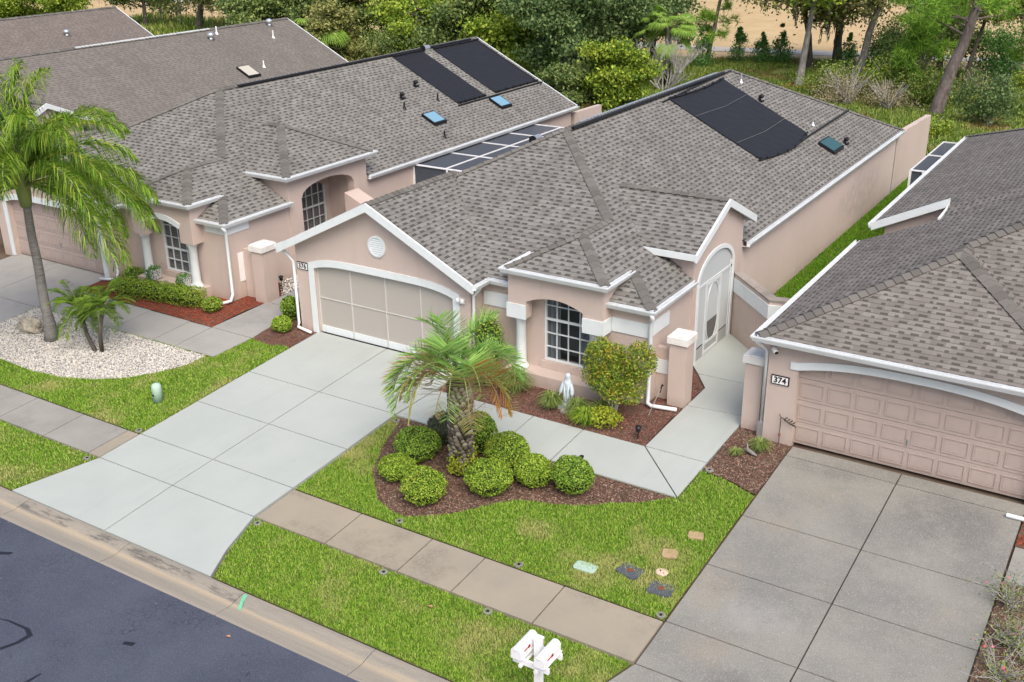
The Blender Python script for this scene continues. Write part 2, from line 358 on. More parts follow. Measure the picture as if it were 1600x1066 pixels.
M_PANEL = mat('solar_mat', (.018, .018, .022), .6, fn=lambda t, b: (t.l(t.mix(t.math('MULTIPLY', t.sstep(t.noise(9, 4, .8, t.mapv(t.coord(), (1, .35, 1))), .60, .74), .7), (.016, .016, .020), (.075, .065, .062)), b.inputs['Base Color']),
        t.bump(t.noise(60, 1, .5, t.mapv(t.coord(), (4, .1, 4))), .3, .01, b)))
M_DARK = mat('shaded_room', (.085, .10, .105), .8)
M_GLASS = mat('window_glass', (.035, .042, .045), .08, spec=.6)
M_GLASSG = mat('glass_green', (.02, .075, .07), .1, spec=.6)
M_SKYL = mat('skylight_blue', (.19, .35, .47), .25, spec=.6)
M_SKYT = mat('skylight_tan', (.50, .47, .40), .4)
M_METAL = mat('galvanised', (.55, .57, .60), .35, metal=.7)
M_BLUEG = mat('curtain', rough=.9, fn=lambda t, b: t.l(t.mix(t.sstep(t.noise(1, 3, .6, t.mapv(t.coord(), (22, 22, .6))), .35, .65), (.16, .21, .25), (.34, .40, .44)), b.inputs['Base Color']))
M_GDOOR = mat('garage_door_pink', rough=.6, fn=sh_stucco((.47, .385, .345), (.44, .36, .33)))
M_GREENB = mat('utility_green', (.40, .56, .46), .6)
M_LIDG = mat('lid_green', rough=.8, fn=sh_white((.42, .57, .50), .5))
M_LIDD = mat('lid_dark', rough=.8, fn=sh_white((.085, .095, .125), .8))
M_LIDT = mat('lid_tan', rough=.9, fn=sh_white((.45, .31, .20), .5))
M_LIDP = mat('lid_pink', rough=.8, fn=sh_white((.66, .50, .40), .3))
M_RUST = mat('rust', (.22, .06, .03), .8)
M_RED = mat('flag_red', (.45, .02, .03), .5)
M_STAT = mat('statue_stone', rough=.8, fn=sh_white((.52, .60, .66), .5))
M_STONE = mat('boulder', rough=.95, fn=sh_bark((.16, .14, .11), (.52, .47, .38), (5, 5, 5)))
M_GPAINT = mat('green_spray', (.16, .50, .30), .8)
M_TAR = mat('tar_seal', (.018, .02, .03), .5)
M_LEAFD = mat('dry_leaf', (.42, .22, .14), .8)
M_SOFF = mat('soffit', (.60, .60, .60), .8)
def sh_mesh(col, alpha):
    def f(t, b):
        b.inputs['Base Color'].default_value = (*col, 1); b.inputs['Alpha'].default_value = alpha
    return f
M_CAGE = mat('cage_mesh', rough=.9, fn=sh_mesh((.075, .085, .105), .90))
M_SCRW = mat('entry_mesh', rough=.9, fn=sh_mesh((.50, .53, .54), .95))
M_DOORF = mat('door_frame', (.60, .63, .64), .5)
M_SCRD = mat('entry_mesh_dark', rough=.9, fn=sh_mesh((.13, .125, .12), .93))
M_FLOWER = mat('planter_mottle', rough=.8, fn=lambda t, b: t.l(t.mix(t.sstep(t.noise(38, 1, .5, t.coord()), .48, .52), (.03, .03, .03), (.8, .8, .78)), b.inputs['Base Color']))
M_ROSE = mat('pink_bloom', (.60, .12, .16), .6)
# ---------------------------------------------------------------- mesh builders
class MB:
    def __init__(s): s.v = []; s.f = []; s.m = []; s.uv = []; s.mats = []
    def mi(s, m):
        if m not in s.mats: s.mats.append(m)
        return s.mats.index(m)
    def face(s, pts, m, uv=None):
        i = len(s.v); s.v += [tuple(p) for p in pts]; s.f.append(list(range(i, i + len(pts)))); s.m.append(s.mi(m))
        s.uv.append(uv or [(0, 0)] * len(pts))
    def box(s, x0, x1, y0, y1, z0, z1, m, skip=''):
        a = [(x0, y0, z0), (x1, y0, z0), (x1, y1, z0), (x0, y1, z0), (x0, y0, z1), (x1, y0, z1), (x1, y1, z1), (x0, y1, z1)]
        s.hexa(a, m)
    def hexa(s, a, m):
        for q in ((0, 3, 2, 1), (4, 5, 6, 7), (0, 1, 5, 4), (1, 2, 6, 5), (2, 3, 7, 6), (3, 0, 4, 7)): s.face([a[i] for i in q], m)
    def prism(s, poly, z0, z1, m, top=None):
        """poly: list of (x,y), counter-clockwise; z0,z1 numbers or functions of (x,y)"""
        f0 = z0 if callable(z0) else (lambda x, y: z0); f1 = z1 if callable(z1) else (lambda x, y: z1)
        A = [(x, y, f0(x, y)) for x, y in poly]; B = [(x, y, f1(x, y)) for x, y in poly]
        s.face(B, top or m); s.face(A[::-1], m)
        n = len(poly)
        for i in range(n):
            j = (i + 1) % n; s.face([A[i], A[j], B[j], B[i]], m)
    def tube(s, path, rad, m, n=8, cap=True, sx=1.0):
        P = [Vector(p) for p in path]; k = len(P)
        rr = rad if isinstance(rad, (list, tuple)) else [rad] * k
        rings = []; prev = None
        for i in range(k):
            d = (P[min(i + 1, k - 1)] - P[max(i - 1, 0)]).normalized()
            if prev is None:
                a = Vector((0, 0, 1)) if abs(d.z) < .9 else Vector((1, 0, 0)); u = d.cross(a).normalized()
            else:
                u = (prev - d * prev.dot(d)).normalized()
            prev = u; v = d.cross(u)
            base = len(s.v)
            for j in range(n):
                t = 2 * math.pi * j / n
                s.v.append(tuple(P[i] + (u * math.cos(t) * sx + v * math.sin(t)) * rr[i]))
            rings.append(base)
        mi = s.mi(m)
        for i in range(k - 1):
            for j in range(n):
                a, b = rings[i], rings[i + 1]; q = (j + 1) % n
                s.f.append([a + j, a + q, b + q, b + j]); s.m.append(mi); s.uv.append([(0, 0)] * 4)
        if cap:
            s.f.append([rings[0] + j for j in range(n)][::-1]); s.m.append(mi); s.uv.append([(0, 0)] * n)
            s.f.append([rings[-1] + j for j in range(n)]); s.m.append(mi); s.uv.append([(0, 0)] * n)
    def lathe(s, c, prof, m, n=20, sx=1, sy=1):
        rings = []
        for r, z in prof:
            base = len(s.v)
            for j in range(n):
                t = 2 * math.pi * j / n; s.v.append((c[0] + math.cos(t) * r * sx, c[1] + math.sin(t) * r * sy, c[2] + z))
            rings.append(base)
        mi = s.mi(m)
        for a, b in zip(rings, rings[1:]):
            for j in range(n):
                q = (j + 1) % n; s.f.append([a + j, a + q, b + q, b + j]); s.m.append(mi); s.uv.append([(0, 0)] * 4)
        for a, rev in ((rings[0], 1), (rings[-1], 0)):
            l = [a + j for j in range(n)]; s.f.append(l[::-1] if rev else l); s.m.append(mi); s.uv.append([(0, 0)] * n)
    def sweep(s, path, prof, m, closed=False):
        """path: (x,y,z) points, outward to the right of travel; prof: (outward, up) points, closed loop"""
        n = len(path); P = [Vector(p) for p in path]; rings = []
        for i in range(n):
            if closed: a, b = P[i] - P[i - 1], P[(i + 1) % n] - P[i]
            else:
                a = P[i] - P[i - 1] if i else P[1] - P[0]; b = P[i + 1] - P[i] if i < n - 1 else P[-1] - P[-2]
            na = Vector((a.y, -a.x, 0)).normalized(); nb = Vector((b.y, -b.x, 0)).normalized()
            mm = na + nb; mm.normalize(); mm /= max(.3, mm.dot(na))
            rings.append([P[i] + mm * o + Vector((0, 0, z)) for o, z in prof])
        k = len(prof); rng = range(n if closed else n - 1)
        for i in rng:
            A, B = rings[i], rings[(i + 1) % n]
            for j in range(k):
                q = (j + 1) % k; s.face([A[j], A[q], B[q], B[j]], m)
        if not closed: s.face(rings[0], m); s.face(rings[-1][::-1], m)
    def build(s, name, parent=None, smooth=False, loc=None, **kw):
        me = bpy.data.meshes.new(name); me.from_pydata(s.v, [], s.f)
        for m in s.mats: me.materials.append(m)
        me.polygons.foreach_set('material_index', s.m)
        uvl = me.uv_layers.new(name='UVMap'); flat = [c for fu in s.uv for q in fu for c in q]
        uvl.data.foreach_set('uv', flat)
        bm = bmesh.new(); bm.from_mesh(me)
        if kw.pop('weld', False): bmesh.ops.remove_doubles(bm, verts=bm.verts, dist=1e-4)
        if kw.pop('normals', True): bmesh.ops.recalc_face_normals(bm, faces=bm.faces)
        bm.to_mesh(me); bm.free()
        if smooth: me.polygons.foreach_set('use_smooth', [True] * len(me.polygons))
        o = bpy.data.objects.new(name, me); COL.objects.link(o)
        if loc is not None:
            me.transform(Matrix.Translation(-Vector(loc))); o.location = loc
        place(o, parent); tag(o, **kw)
        return o
def npmesh(name, V, F, mats, parent=None, mi=None, smooth=False, **kw):
    V = np.asarray(V, dtype=np.float32); F = np.asarray(F, dtype=np.int32); k = F.shape[1]
    me = bpy.data.meshes.new(name); me.vertices.add(len(V)); me.vertices.foreach_set('co', V.ravel())
    me.loops.add(F.size); me.loops.foreach_set('vertex_index', F.ravel())
    me.polygons.add(len(F)); me.polygons.foreach_set('loop_start', np.arange(0, F.size, k, dtype=np.int32))
    me.polygons.foreach_set('loop_total', np.full(len(F), k, dtype=np.int32))
    for m in (mats if isinstance(mats, list) else [mats]): me.materials.append(m)
    if mi is not None: me.polygons.foreach_set('material_index', np.asarray(mi, dtype=np.int32))
    if smooth: me.polygons.foreach_set('use_smooth', np.ones(len(F), dtype=bool))
    me.update(calc_edges=True); me.validate()
    o = bpy.data.objects.new(name, me); COL.objects.link(o); place(o, parent); tag(o, **kw)
    return o
def inpoly(x, y, poly):
    c = np.zeros(len(x), bool); n = len(poly)
    for i in range(n):
        x0, y0 = poly[i]; x1, y1 = poly[(i + 1) % n]
        if y0 == y1: continue
        t = ((y0 > y) != (y1 > y)) & (x < (x1 - x0) * (y - y0) / (y1 - y0) + x0); c ^= t
    return c
def scatter(poly, density, holes=()):
    a = np.array(poly); lo, hi = a.min(0), a.max(0); n = int(density * np.prod(hi - lo))
    x = RNG.uniform(lo[0], hi[0], n); y = RNG.uniform(lo[1], hi[1], n); k = inpoly(x, y, poly)
    for h in holes: k &= ~inpoly(x, y, h)
    return x[k], y[k]
def unit(v): return v / np.maximum(1e-9, np.linalg.norm(v, axis=-1, keepdims=True))
def leafquads(C, size, up_bias=0.0, aspect=.55, N=None, flat=.6, jit=.35):
    """rhombic leaves at C; normals random, biased to N"""
    n = len(C); r = unit(RNG.normal(size=(n, 3)))
    nn = r if N is None else unit(N * flat + r * (1 - flat))
    nn = unit(nn + np.array([0, 0, up_bias]))
    t = unit(np.cross(nn, unit(RNG.normal(size=(n, 3))))); b = np.cross(nn, t)
    s = (np.asarray(size) * RNG.uniform(1 - jit, 1 + jit, n))[:, None]
    V = np.stack([C - t * s, C - b * s * aspect, C + t * s, C + b * s * aspect], 1).reshape(-1, 3)
    return V, np.arange(4 * n).reshape(-1, 4)
def merge(L):
    V = []; F = []; M_ = []; o = 0
    for i, (v, f) in enumerate(L):
        V.append(v); F.append(f + o); o += len(v); M_.append(np.full(len(f), i))
    return np.concatenate(V), np.concatenate(F), np.concatenate(M_)
def sphere(n):
    return unit(RNG.normal(size=(n, 3)))
# ================================================================ SETTING: ground, street, drives
def struct(mb, name, **k): return mb.build(name, kind='structure', **k)
def gridsheet(name, xs, ys, zf, m, kind='structure'):
    V = [(x, y, zf(x, y)) for y in ys for x in xs]; nx = len(xs)
    F = [(j * nx + i, j * nx + i + 1, (j + 1) * nx + i + 1, (j + 1) * nx + i) for j in range(len(ys) - 1) for i in range(nx - 1)]
    return npmesh(name, V, F, m, kind=kind)
gridsheet('ground', [-900, -200, -60, -20, 0, 20, 60, 900], [-300, -40, -.9, -.6, 0, 2, 5, YG, 20, 32, 60, 300, 1400],
          lambda x, y: gz(y) - .07 - (.10 if y < -.5 else 0), M_SOIL)
gridsheet('meadow', [-300, -120, -60, 0, 60, 200], [38.6, 50, 64], lambda x, y: P0 - .01, M_MEAD)
def strip_poly(name, pts, z, m):
    b = MB(); b.face([(x, y, z) for x, y in pts], m); return struct(b, name)
strip_poly('dirt_track', [(-300, 97), (-120, 80), (-69, 75.5), (-33, 67.2), (-16, 67.2), (0, 70.3), (5, 71), (60, 80), (200, 100),
                          (200, 103), (60, 83), (5, 73.6), (0, 73), (-16, 69.8), (-33, 69.8), (-69, 79.5), (-120, 86), (-300, 104)], P0 + .012, M_DIRT)
gridsheet('field', [-500, -200, -60, 0, 60, 500], [64, 130, 260, 420], lambda x, y: P0 - .014, M_FIELD)
# street, gutter
b = MB(); b.face([(-80, -40, -.022), (60, -40, -.022), (60, -.74, -.022), (-80, -.74, -.022)], M_ASPH); struct(b, 'road')
b = MB()
prof = [(-.76, -.022), (-.70, -.018), (-.50, -.045), (-.36, -.048), (-.20, -.010), (-.06, .010), (.0, .006), (.0, -.16), (-.76, -.16)]
xs = [-24.6, -21.55, -18.5, -15.4, -12.3, -9.2, -6.1, -2.42, .82, 4.0, 7.1, 10.2, 13.3, 16.4, 19.5]
for a, c in zip(xs, xs[1:]):
    m = M_CURBD if -2.5 < a < .9 else M_CURB
    A = [(a + .008, y, z) for y, z in prof]; B = [(c - .008, y, z) for y, z in prof]
    for j in range(len(prof)):
        q = (j + 1) % len(prof); b.face([A[j], A[q], B[q], B[j]], m)
    b.face(A, m); b.face(B[::-1], m)
struct(b, 'curb_gutter')
b = MB(); b.face([(4.02, -.06, .0145), (4.10, -.03, .0135), (4.20, -.25, .004), (4.27, -.38, -.040), (4.19, -.38, -.041), (4.12, -.24, .001)], M_GPAINT)
struct(b, 'curb_paint_mark')
b = MB()
for pts in ([(.65, -2.88), (.95, -2.79), (1.45, -2.75), (1.68, -2.84), (1.66, -3.1), (1.55, -3.38), (1.47, -3.37), (1.58, -3.1), (1.58, -2.89), (1.4, -2.81), (.95, -2.83)],
            [(-1.3, -1.6), (-.95, -1.42), (-.93, -1.5), (-1.28, -1.72)], [(3.2, -2.1), (3.4, -2.02), (3.42, -2.12), (3.22, -2.18)],
            [(7.0, -1.9), (7.25, -2.05), (7.22, -2.13), (6.98, -1.98)], [(2.6, -3.9), (2.66, -3.4), (2.7, -3.4), (2.68, -3.95)]):
    b.face([(x, y, -.017) for x, y in pts[::-1]], M_TAR)
struct(b, 'tar_patches')
# slabs
def gzd(d): return lambda x, y: gz(y) + d
def cut(poly, g=.010):
    """shrink a convex polygon by g"""
    n = len(poly); out = []
    area = sum(poly[i][0] * poly[(i + 1) % n][1] - poly[(i + 1) % n][0] * poly[i][1] for i in range(n))
    s = 1 if area > 0 else -1
    L = []
    for i in range(n):
        (x0, y0), (x1, y1) = poly[i], poly[(i + 1) % n]; dx, dy = x1 - x0, y1 - y0; l = math.hypot(dx, dy)
        nx, ny = -dy / l * s, dx / l * s; L.append((x0 + nx * g, y0 + ny * g, dx, dy))
    for i in range(n):
        x0, y0, dx, dy = L[i - 1]; x1, y1, ex, ey = L[i]; den = dx * ey - dy * ex
        if abs(den) < 1e-9: out.append((x1, y1)); continue
        t = ((x1 - x0) * ey - (y1 - y0) * ex) / den; out.append((x0 + dx * t, y0 + dy * t))
    return out if s > 0 else out[::-1]
def slabs(name, polys, m, dz=0.0, g=.014):
    b = MB()
    for p in polys: b.prism(cut(p, g), gzd(dz - .1), gzd(dz), m)
    return struct(b, name)
def quad(x0, x1, y0, y1): return [(x0, y0), (x1, y0), (x1, y1), (x0, y1)]
cx = -.05
P = [[(-3.10, .012), (cx + .05, .012), (cx, 1.87), (-2.47, 1.87)], [(cx + .05, .012), (3.08, .012), (2.72, .8), (2.40, 1.87), (cx, 1.87)]]
for y0, y1 in ((1.87, 3.06), (3.06, 4.85), (4.85, 6.65)): P += [quad(-2.48, cx, y0, y1), quad(cx, 2.38, y0, y1)]
P += [quad(-2.48, cx, 6.65, 9.40), [(cx, 6.65), (2.38, 6.65), (2.52, 8.13), (2.62, 9.40), (cx, 9.40)]]
slabs('driveway', P, M_PAINT, .012)
W = [4.07 - 1.3, 4.12, 5.42, 6.76]
P = []
ya = lambda x: 6.62; yb = 8.13
xx = [2.40, 3.98, 5.36, 6.70, 8.26]
for a, c in zip(xx, xx[1:]): P.append([(a if a > 2.5 else 2.40, 6.62), (c + (-.0), 6.62), (c, yb), (a + (.12 if a < 2.5 else 0), yb)])
P[-1] = [(6.70, 6.62), (9.73, 6.62), (8.26, 8.13), (6.70, 8.13)]
P += [[(9.73, 6.62), (9.75, 8.13), (8.26, 8.13)], [(8.26, 8.13), (9.75, 8.13), (9.75, 10.55), (8.28, 10.35)],
      [(8.28, 10.35), (9.75, 10.55), (9.75, 12.25), (7.78, 12.2), (8.27, 11.5)], [(7.78, 12.2), (9.75, 12.25), (9.75, 13.7), (9.05, 13.75), (7.43, 15.2), (7.43, 12.66)]]
slabs('front_walk', P, M_PAINT, .010)
# right-hand driveway
c4 = 13.47
P = []
for y0, y1 in ((1.87, 3.07), (3.07, 4.90), (4.90, 6.68), (6.68, 9.22), (9.22, 9.70)): P += [quad(11.11, c4, y0, y1), quad(c4, 15.91, y0, y1)]
P += [[(10.35, .012), (c4, .012), (c4, 1.87), (11.11, 1.87), (10.88, 1.2)], [(c4, .012), (16.6, .012), (15.91, 1.87), (c4, 1.87)]]
slabs('driveway_aggregate', P, M_DR4, .0)
slabs('side_walk_slab', [quad(15.93, 17.3, 7.0, 8.15)], M_WALKG, .0)
# left-hand driveway and walk
P = []
for y0, y1 in ((.012, 1.87), (1.87, 3.06), (3.06, 4.85), (4.85, 6.75), (6.75, 9.95)): P += [quad(-16.4, -14.0, y0, y1), quad(-14.0, -11.55, y0, y1)]
slabs('driveway_grey', P, M_DR8, .0)
P = [quad(-11.53, -9.9, 6.78, 8.28), quad(-9.9, -8.1, 6.78, 8.24), quad(-8.1, -6.4, 6.80, 8.22), quad(-6.4, -5.5, 6.82, 8.2),
     [(-5.5, 6.82), (-4.02, 6.84), (-3.9, 8.2), (-5.5, 8.2)], [(-5.5, 8.2), (-3.9, 8.2), (-4.1, 10.4), (-5.45, 10.4)],
     [(-5.45, 10.4), (-4.1, 10.4), (-4.15, 12.4), (-5.45, 12.4)], quad(-5.45, -4.2, 12.4, 15.8)]
slabs('side_house_walk', P, M_DR8, .0)
# public sidewalk
S1 = [quad(a, c, 1.88, 3.05) for a, c in zip([2.42, 4.3, 6.1, 7.35, 9.1], [4.3, 6.1, 7.35, 9.1, 11.09])]
slabs('sidewalk', S1, M_WALK, .0)
slabs('sidewalk_grey', [quad(a, c, 1.88, 3.05) for a, c in zip([-11.5, -9.9, -8.1, -6.35, -4.55], [-9.9, -8.1, -6.35, -4.55, -2.9])], M_WALKG, .0)
slabs('sidewalk_end_slab', [quad(-2.9, -2.50, 1.88, 3.05)], M_WALK, .0)
# ---------------------------------------------------------------- beds and lawns
BED1 = [(2.42, 6.60), (2.62, 6.52), (2.75, 6.2), (3.0, 5.4), (3.45, 4.45), (4.25, 3.61), (4.75, 3.42), (5.18, 3.39), (5.65, 3.68), (6.06, 4.07), (6.57, 4.73), (6.85, 4.98), (7.19, 5.12),
        (7.6, 5.22), (8.14, 5.45), (8.6, 5.8), (9.13, 6.11), (9.65, 6.60)]
BED2 = [(2.56, 8.15), (8.24, 8.15), (8.26, 10.34), (8.25, 11.45), (7.78, 12.15), (7.42, 12.6), (7.42, 9.95), (2.62, 9.95)]
BED3 = [(9.77, 7.85), (10.4, 7.75), (11.09, 7.5), (11.09, 9.72), (10.38, 9.72), (10.0, 10.3), (9.77, 10.3)]
BED4 = [(-3.92, 8.22), (-3.3, 8.1), (-2.7, 8.25), (-2.50, 8.25), (-2.50, 9.38), (-3.07, 9.38), (-3.07, 12.0), (-4.13, 12.0), (-4.1, 10.4)]
BED5 = [(-11.5, 8.30), (-9.9, 8.30), (-5.52, 8.22), (-5.47, 11.0), (-6.36, 11.9), (-6.36, 9.97), (-11.5, 9.97)]
BED6 = [(15.93, 0.1), (19, 0.1), (19, 6.95), (15.93, 6.95)]
BED7 = [(15.93, 8.17), (17.3, 8.17), (17.3, 9.68), (15.93, 9.68)]
ROCKB = [(-11.52, 6.75), (-11.52, 5.3), (-10.9, 4.7), (-10.2, 4.3), (-9.35, 4.01), (-7.9, 3.95), (-6.78, 4.1), (-5.87, 4.42), (-5.15, 4.90), (-4.67, 5.50), (-4.33, 6.10), (-4.25, 6.72), (-4.3, 6.79), (-8, 6.77)]
PEBB = [(-5.47, 11.05), (-5.47, 15.4), (-6.36, 15.4), (-6.36, 11.95)]
LAWN1 = [(3.12, .045), (10.33, .045), (10.86, 1.2), (11.06, 1.84), (2.44, 1.86), (2.76, .8)]
LAWN2 = [(2.42, 3.08), (11.08, 3.08), (11.08, 7.45), (10.4, 7.7), (9.77, 7.8), (9.75, 6.60), (2.42, 6.60)]
LAWN3 = [(-3.14, .045), (-2.52, 1.86), (-11.5, 1.86), (-11.5, .02)]
LAWN4 = [(-2.51, 3.08), (-2.51, 8.22), (-2.7, 8.25), (-3.3, 8.1), (-3.9, 8.2), (-4.0, 6.82), (-11.52, 6.78), (-11.52, 3.08)]
SIDE = [(7.44, 15.3), (9.05, 13.95), (10.4, 13.9), (10.5, 17.5), (10.4, 34), (13, 45), (7.1, 45), (7.1, 39), (7.44, 38)]
def sheet(name, poly, m, dz, kind='structure'):
    b = MB()
    # split at y = YG so the slope breaks where it should
    b.face([(x, y, gz(y) + dz) for x, y in poly], m)
    bm = bmesh.new()
    vs = [bm.verts.new((x, y, 0)) for x, y in poly]; f = bm.faces.new(vs)
    bmesh.ops.triangulate(bm, faces=[f])
    bmesh.ops.bisect_plane(bm, geom=bm.verts[:] + bm.edges[:] + bm.faces[:], plane_co=(0, YG, 0), plane_no=(0, 1, 0))
    for v in bm.verts: v.co.z = gz(v.co.y) + dz
    bmesh.ops.recalc_face_normals(bm, faces=bm.faces)
    if sum(f.normal.z for f in bm.faces) < 0: bmesh.ops.reverse_faces(bm, faces=bm.faces)
    me = bpy.data.meshes.new(name); bm.to_mesh(me); bm.free(); me.materials.append(m)
    o = bpy.data.objects.new(name, me); COL.objects.link(o); return tag(o, kind=kind)
for i, (pl) in enumerate((LAWN1, LAWN2, LAWN3, LAWN4, SIDE)): sheet('lawn', pl, M_TURF, -.020)
for pl in (BED1, BED2, BED3, BED4, BED5, BED6, BED7): sheet('planting_bed', pl, M_SOIL, -.012)
sheet('rock_bed', ROCKB, M_DIRT, -.012); sheet('pebble_strip', PEBB, M_SOIL, -.012)
def grass(name, poly, dens, h, m, holes=(), lean=.35, wid=.010, over=.0, mask=None, **kw):
    x, y = scatter(poly, dens, holes)
    if mask is not None:
        k = mask(x, y); x, y = x[k], y[k]
    n = len(x); z = gzn(y) - .022
    hh = h * RNG.uniform(.5, 1.25, n); a = RNG.uniform(0, 2 * np.pi, n)
    L = np.stack([np.cos(a), np.sin(a), np.zeros(n)], 1) * (lean * hh * RNG.uniform(.3, 1.8, n))[:, None]
    s = np.stack([-np.sin(a), np.cos(a), np.zeros(n)], 1) * (wid * RNG.uniform(.7, 1.4, n))[:, None]
    B = np.stack([x, y, z], 1); T = B + L + np.array([0, 0, 1]) * hh[:, None]
    V = np.stack([B - s, B + s, T + s * .35, T - s * .35], 1).reshape(-1, 3)
    return npmesh(name, V, np.arange(4 * n).reshape(-1, 4), m, kind='stuff', **kw)
def vnoise(x, y, s, seed):
    r = np.random.default_rng(seed); g = r.random((64, 64)); u = x / s + 31; v = y / s + 31
    i = np.floor(u).astype(int); j = np.floor(v).astype(int); fu = u - i; fv = v - j; fu = fu * fu * (3 - 2 * fu); fv = fv * fv * (3 - 2 * fv)
    G = lambda a, b: g[a % 64, b % 64]
    return (G(i, j) * (1 - fu) + G(i + 1, j) * fu) * (1 - fv) + (G(i, j + 1) * (1 - fu) + G(i + 1, j + 1) * fu) * fv
def clumpy(x, y): return RNG.random(len(x)) < .55 + .75 * (vnoise(x, y, .16, 4) * .6 + vnoise(x, y, .7, 5) * .4 - .25)
gl = dict(label='thick green lawn grass with straw coloured patches around the drives', cat='grass')
def widen(poly, d=.03): return [tuple(p) for p in cut(poly, -d)]
grass('lawn_grass', widen(LAWN1, -.012), 7500, .045, M_GRASS, mask=clumpy, lean=.6, wid=.0062, label='street edge strip of thick green lawn grass beside the mailboxes', cat='grass')
grass('lawn_grass', widen(LAWN2, -.005), 7000, .044, M_GRASS, [BED1], mask=clumpy, lean=.6, wid=.0062, label='front lawn grass wrapped around the mulched palm bed', cat='grass')
grass('lawn_grass', widen(LAWN3, -.012), 3200, .045, M_GRASS, mask=clumpy, lean=.6, wid=.0075, label='street edge strip of lawn grass left of the pale driveway', cat='grass')
grass('lawn_grass', widen(LAWN4, -.005), 4500, .045, M_GRASS, [ROCKB], mask=clumpy, lean=.6, wid=.0075, label='lawn grass between the white rock bed and the pale driveway', cat='grass')
grass('lawn_grass', SIDE, 1100, .05, M_GRASSB, wid=.014, label='bright green grass in the side yard between the two houses', cat='grass')
def chips(name, poly, dens, size, m, flat=.75, lift=.012, asp=.35, **kw):
    x, y = scatter(poly, dens); n = len(x)
    C = np.stack([x, y, gzn(y) - .012 + RNG.uniform(.0, lift, n)], 1)
    N = np.tile([0, 0, 1.0], (n, 1)); V, F = leafquads(C, size, 0, asp, N, flat)
    return npmesh(name, V, F, m, kind='stuff', **kw)
chips('mulch', BED1, 2200, .028, M_MULCH, label='brown bark mulch under the pindo palm and round bushes', cat='mulch')
chips('mulch', BED2, 1500, .028, M_MULCHM, label='maroon bark mulch along the front wall of the middle house', cat='mulch')
chips('mulch', BED3, 1800, .028, M_MULCH, label='brown mulch beside the garage numbered 374', cat='mulch')
chips('mulch', BED4, 1600, .026, M_MULCHM, label='maroon mulch at the corner of the garage numbered 376', cat='mulch')
chips('mulch', BED5, 1400, .030, M_MULCHR, label='bright red mulch around the hedge of the left house', cat='mulch')
chips('mulch', BED6, 900, .030, M_MULCH, label='brown mulch along the right edge of the aggregate driveway', cat='mulch')
chips('mulch', BED7, 900, .030, M_MULCHR, label='red mulch patch by the right edge of the photo', cat='mulch')
def stones(name, poly, dens, size, mats, mask=None, **kw):
    x, y = scatter(poly, dens); n = len(x)
    O = np.array([(1, 0, 0), (0, 1, 0), (-1, 0, 0), (0, -1, 0), (0, 0, 1), (0, 0, -1)], float)
    F0 = np.array([(0, 1, 4), (1, 2, 4), (2, 3, 4), (3, 0, 4), (1, 0, 5), (2, 1, 5), (3, 2, 5), (0, 3, 5)])
    a = RNG.uniform(0, 6.28, n); c, s = np.cos(a), np.sin(a); sc = size * RNG.uniform(.5, 1.3, (n, 3)) * np.array([1, .75, .5])
    P_ = O[None] * sc[:, None, :] * RNG.uniform(.75, 1.2, (n, 6, 1))
    X = P_[..., 0] * c[:, None] - P_[..., 1] * s[:, None]; Y = P_[..., 0] * s[:, None] + P_[..., 1] * c[:, None]
    Z = P_[..., 2] + X * RNG.normal(0, .25, (n, 1))
    V = np.stack([X + x[:, None], Y + y[:, None], Z + (gzn(y) + RNG.uniform(-.01, .012, n))[:, None]], -1).reshape(-1, 3)
    F = (F0[None] + (np.arange(n) * 6)[:, None, None]).reshape(-1, 3)
    return npmesh(name, V, F, mats, kind='stuff', **kw)
stones('rock_chips', ROCKB, 1000, .032, M_ROCK, label='white marble chips around the tall palm', cat='gravel')
stones('rock_chips', PEBB, 450, .05, M_ROCK, label='white pebbles along the side wall of the left house', cat='gravel')
# ================================================================ HOUSES
M_FRAME = mat('frame_offwhite', (.56, .555, .53), .6)
MP = .5
def rface(b, pts, g, m):
    """roof plane; g = horizontal uphill unit direction; UV in metres"""
    k = math.sqrt(1 + MP * MP)
    uv = [(p[0] * -g[1] + p[1] * g[0], (p[0] * g[0] + p[1] * g[1]) * k) for p in pts]
    b.face(pts, m, uv)
def caps(b, A, B, planes, m, w=.135, step=.21, lift=.02):
    """overlapping cap shingles from the low end A to the high end B; planes = ((g, slope),(g, slope))"""
    A = Vector(A); B = Vector(B); d = B - A; L = d.length; d /= L; q = Vector((d.y, -d.x, 0)).normalized()
    n = int(L / step)
    for i in range(n):
        a = A + d * (i * L / n); c = A + d * min(L, (i + 1.22) * L / n)
        def row(p, up, ww):
            out = []
            for s, (g, sl) in ((-1, planes[0]), (1, planes[1])):
                o = q * s * ww; out.append(p + o + Vector((0, 0, sl * (g[0] * o.x + g[1] * o.y) + up)))
            return out[0], p + Vector((0, 0, up + .008)), out[1]
        j = random.uniform(-.006, .006)
        l0, c0, r0 = row(a, lift + .028 + j, w); l1, c1, r1 = row(c, lift, w * .97)
        b.face([l0, c0, c1, l1], m); b.face([c0, r0, r1, c1], m)
        dn = Vector((0, 0, -.03)); b.face([l0 + dn, c0 + dn, c0, l0], m); b.face([c0 + dn, r0 + dn, r0, c0], m)
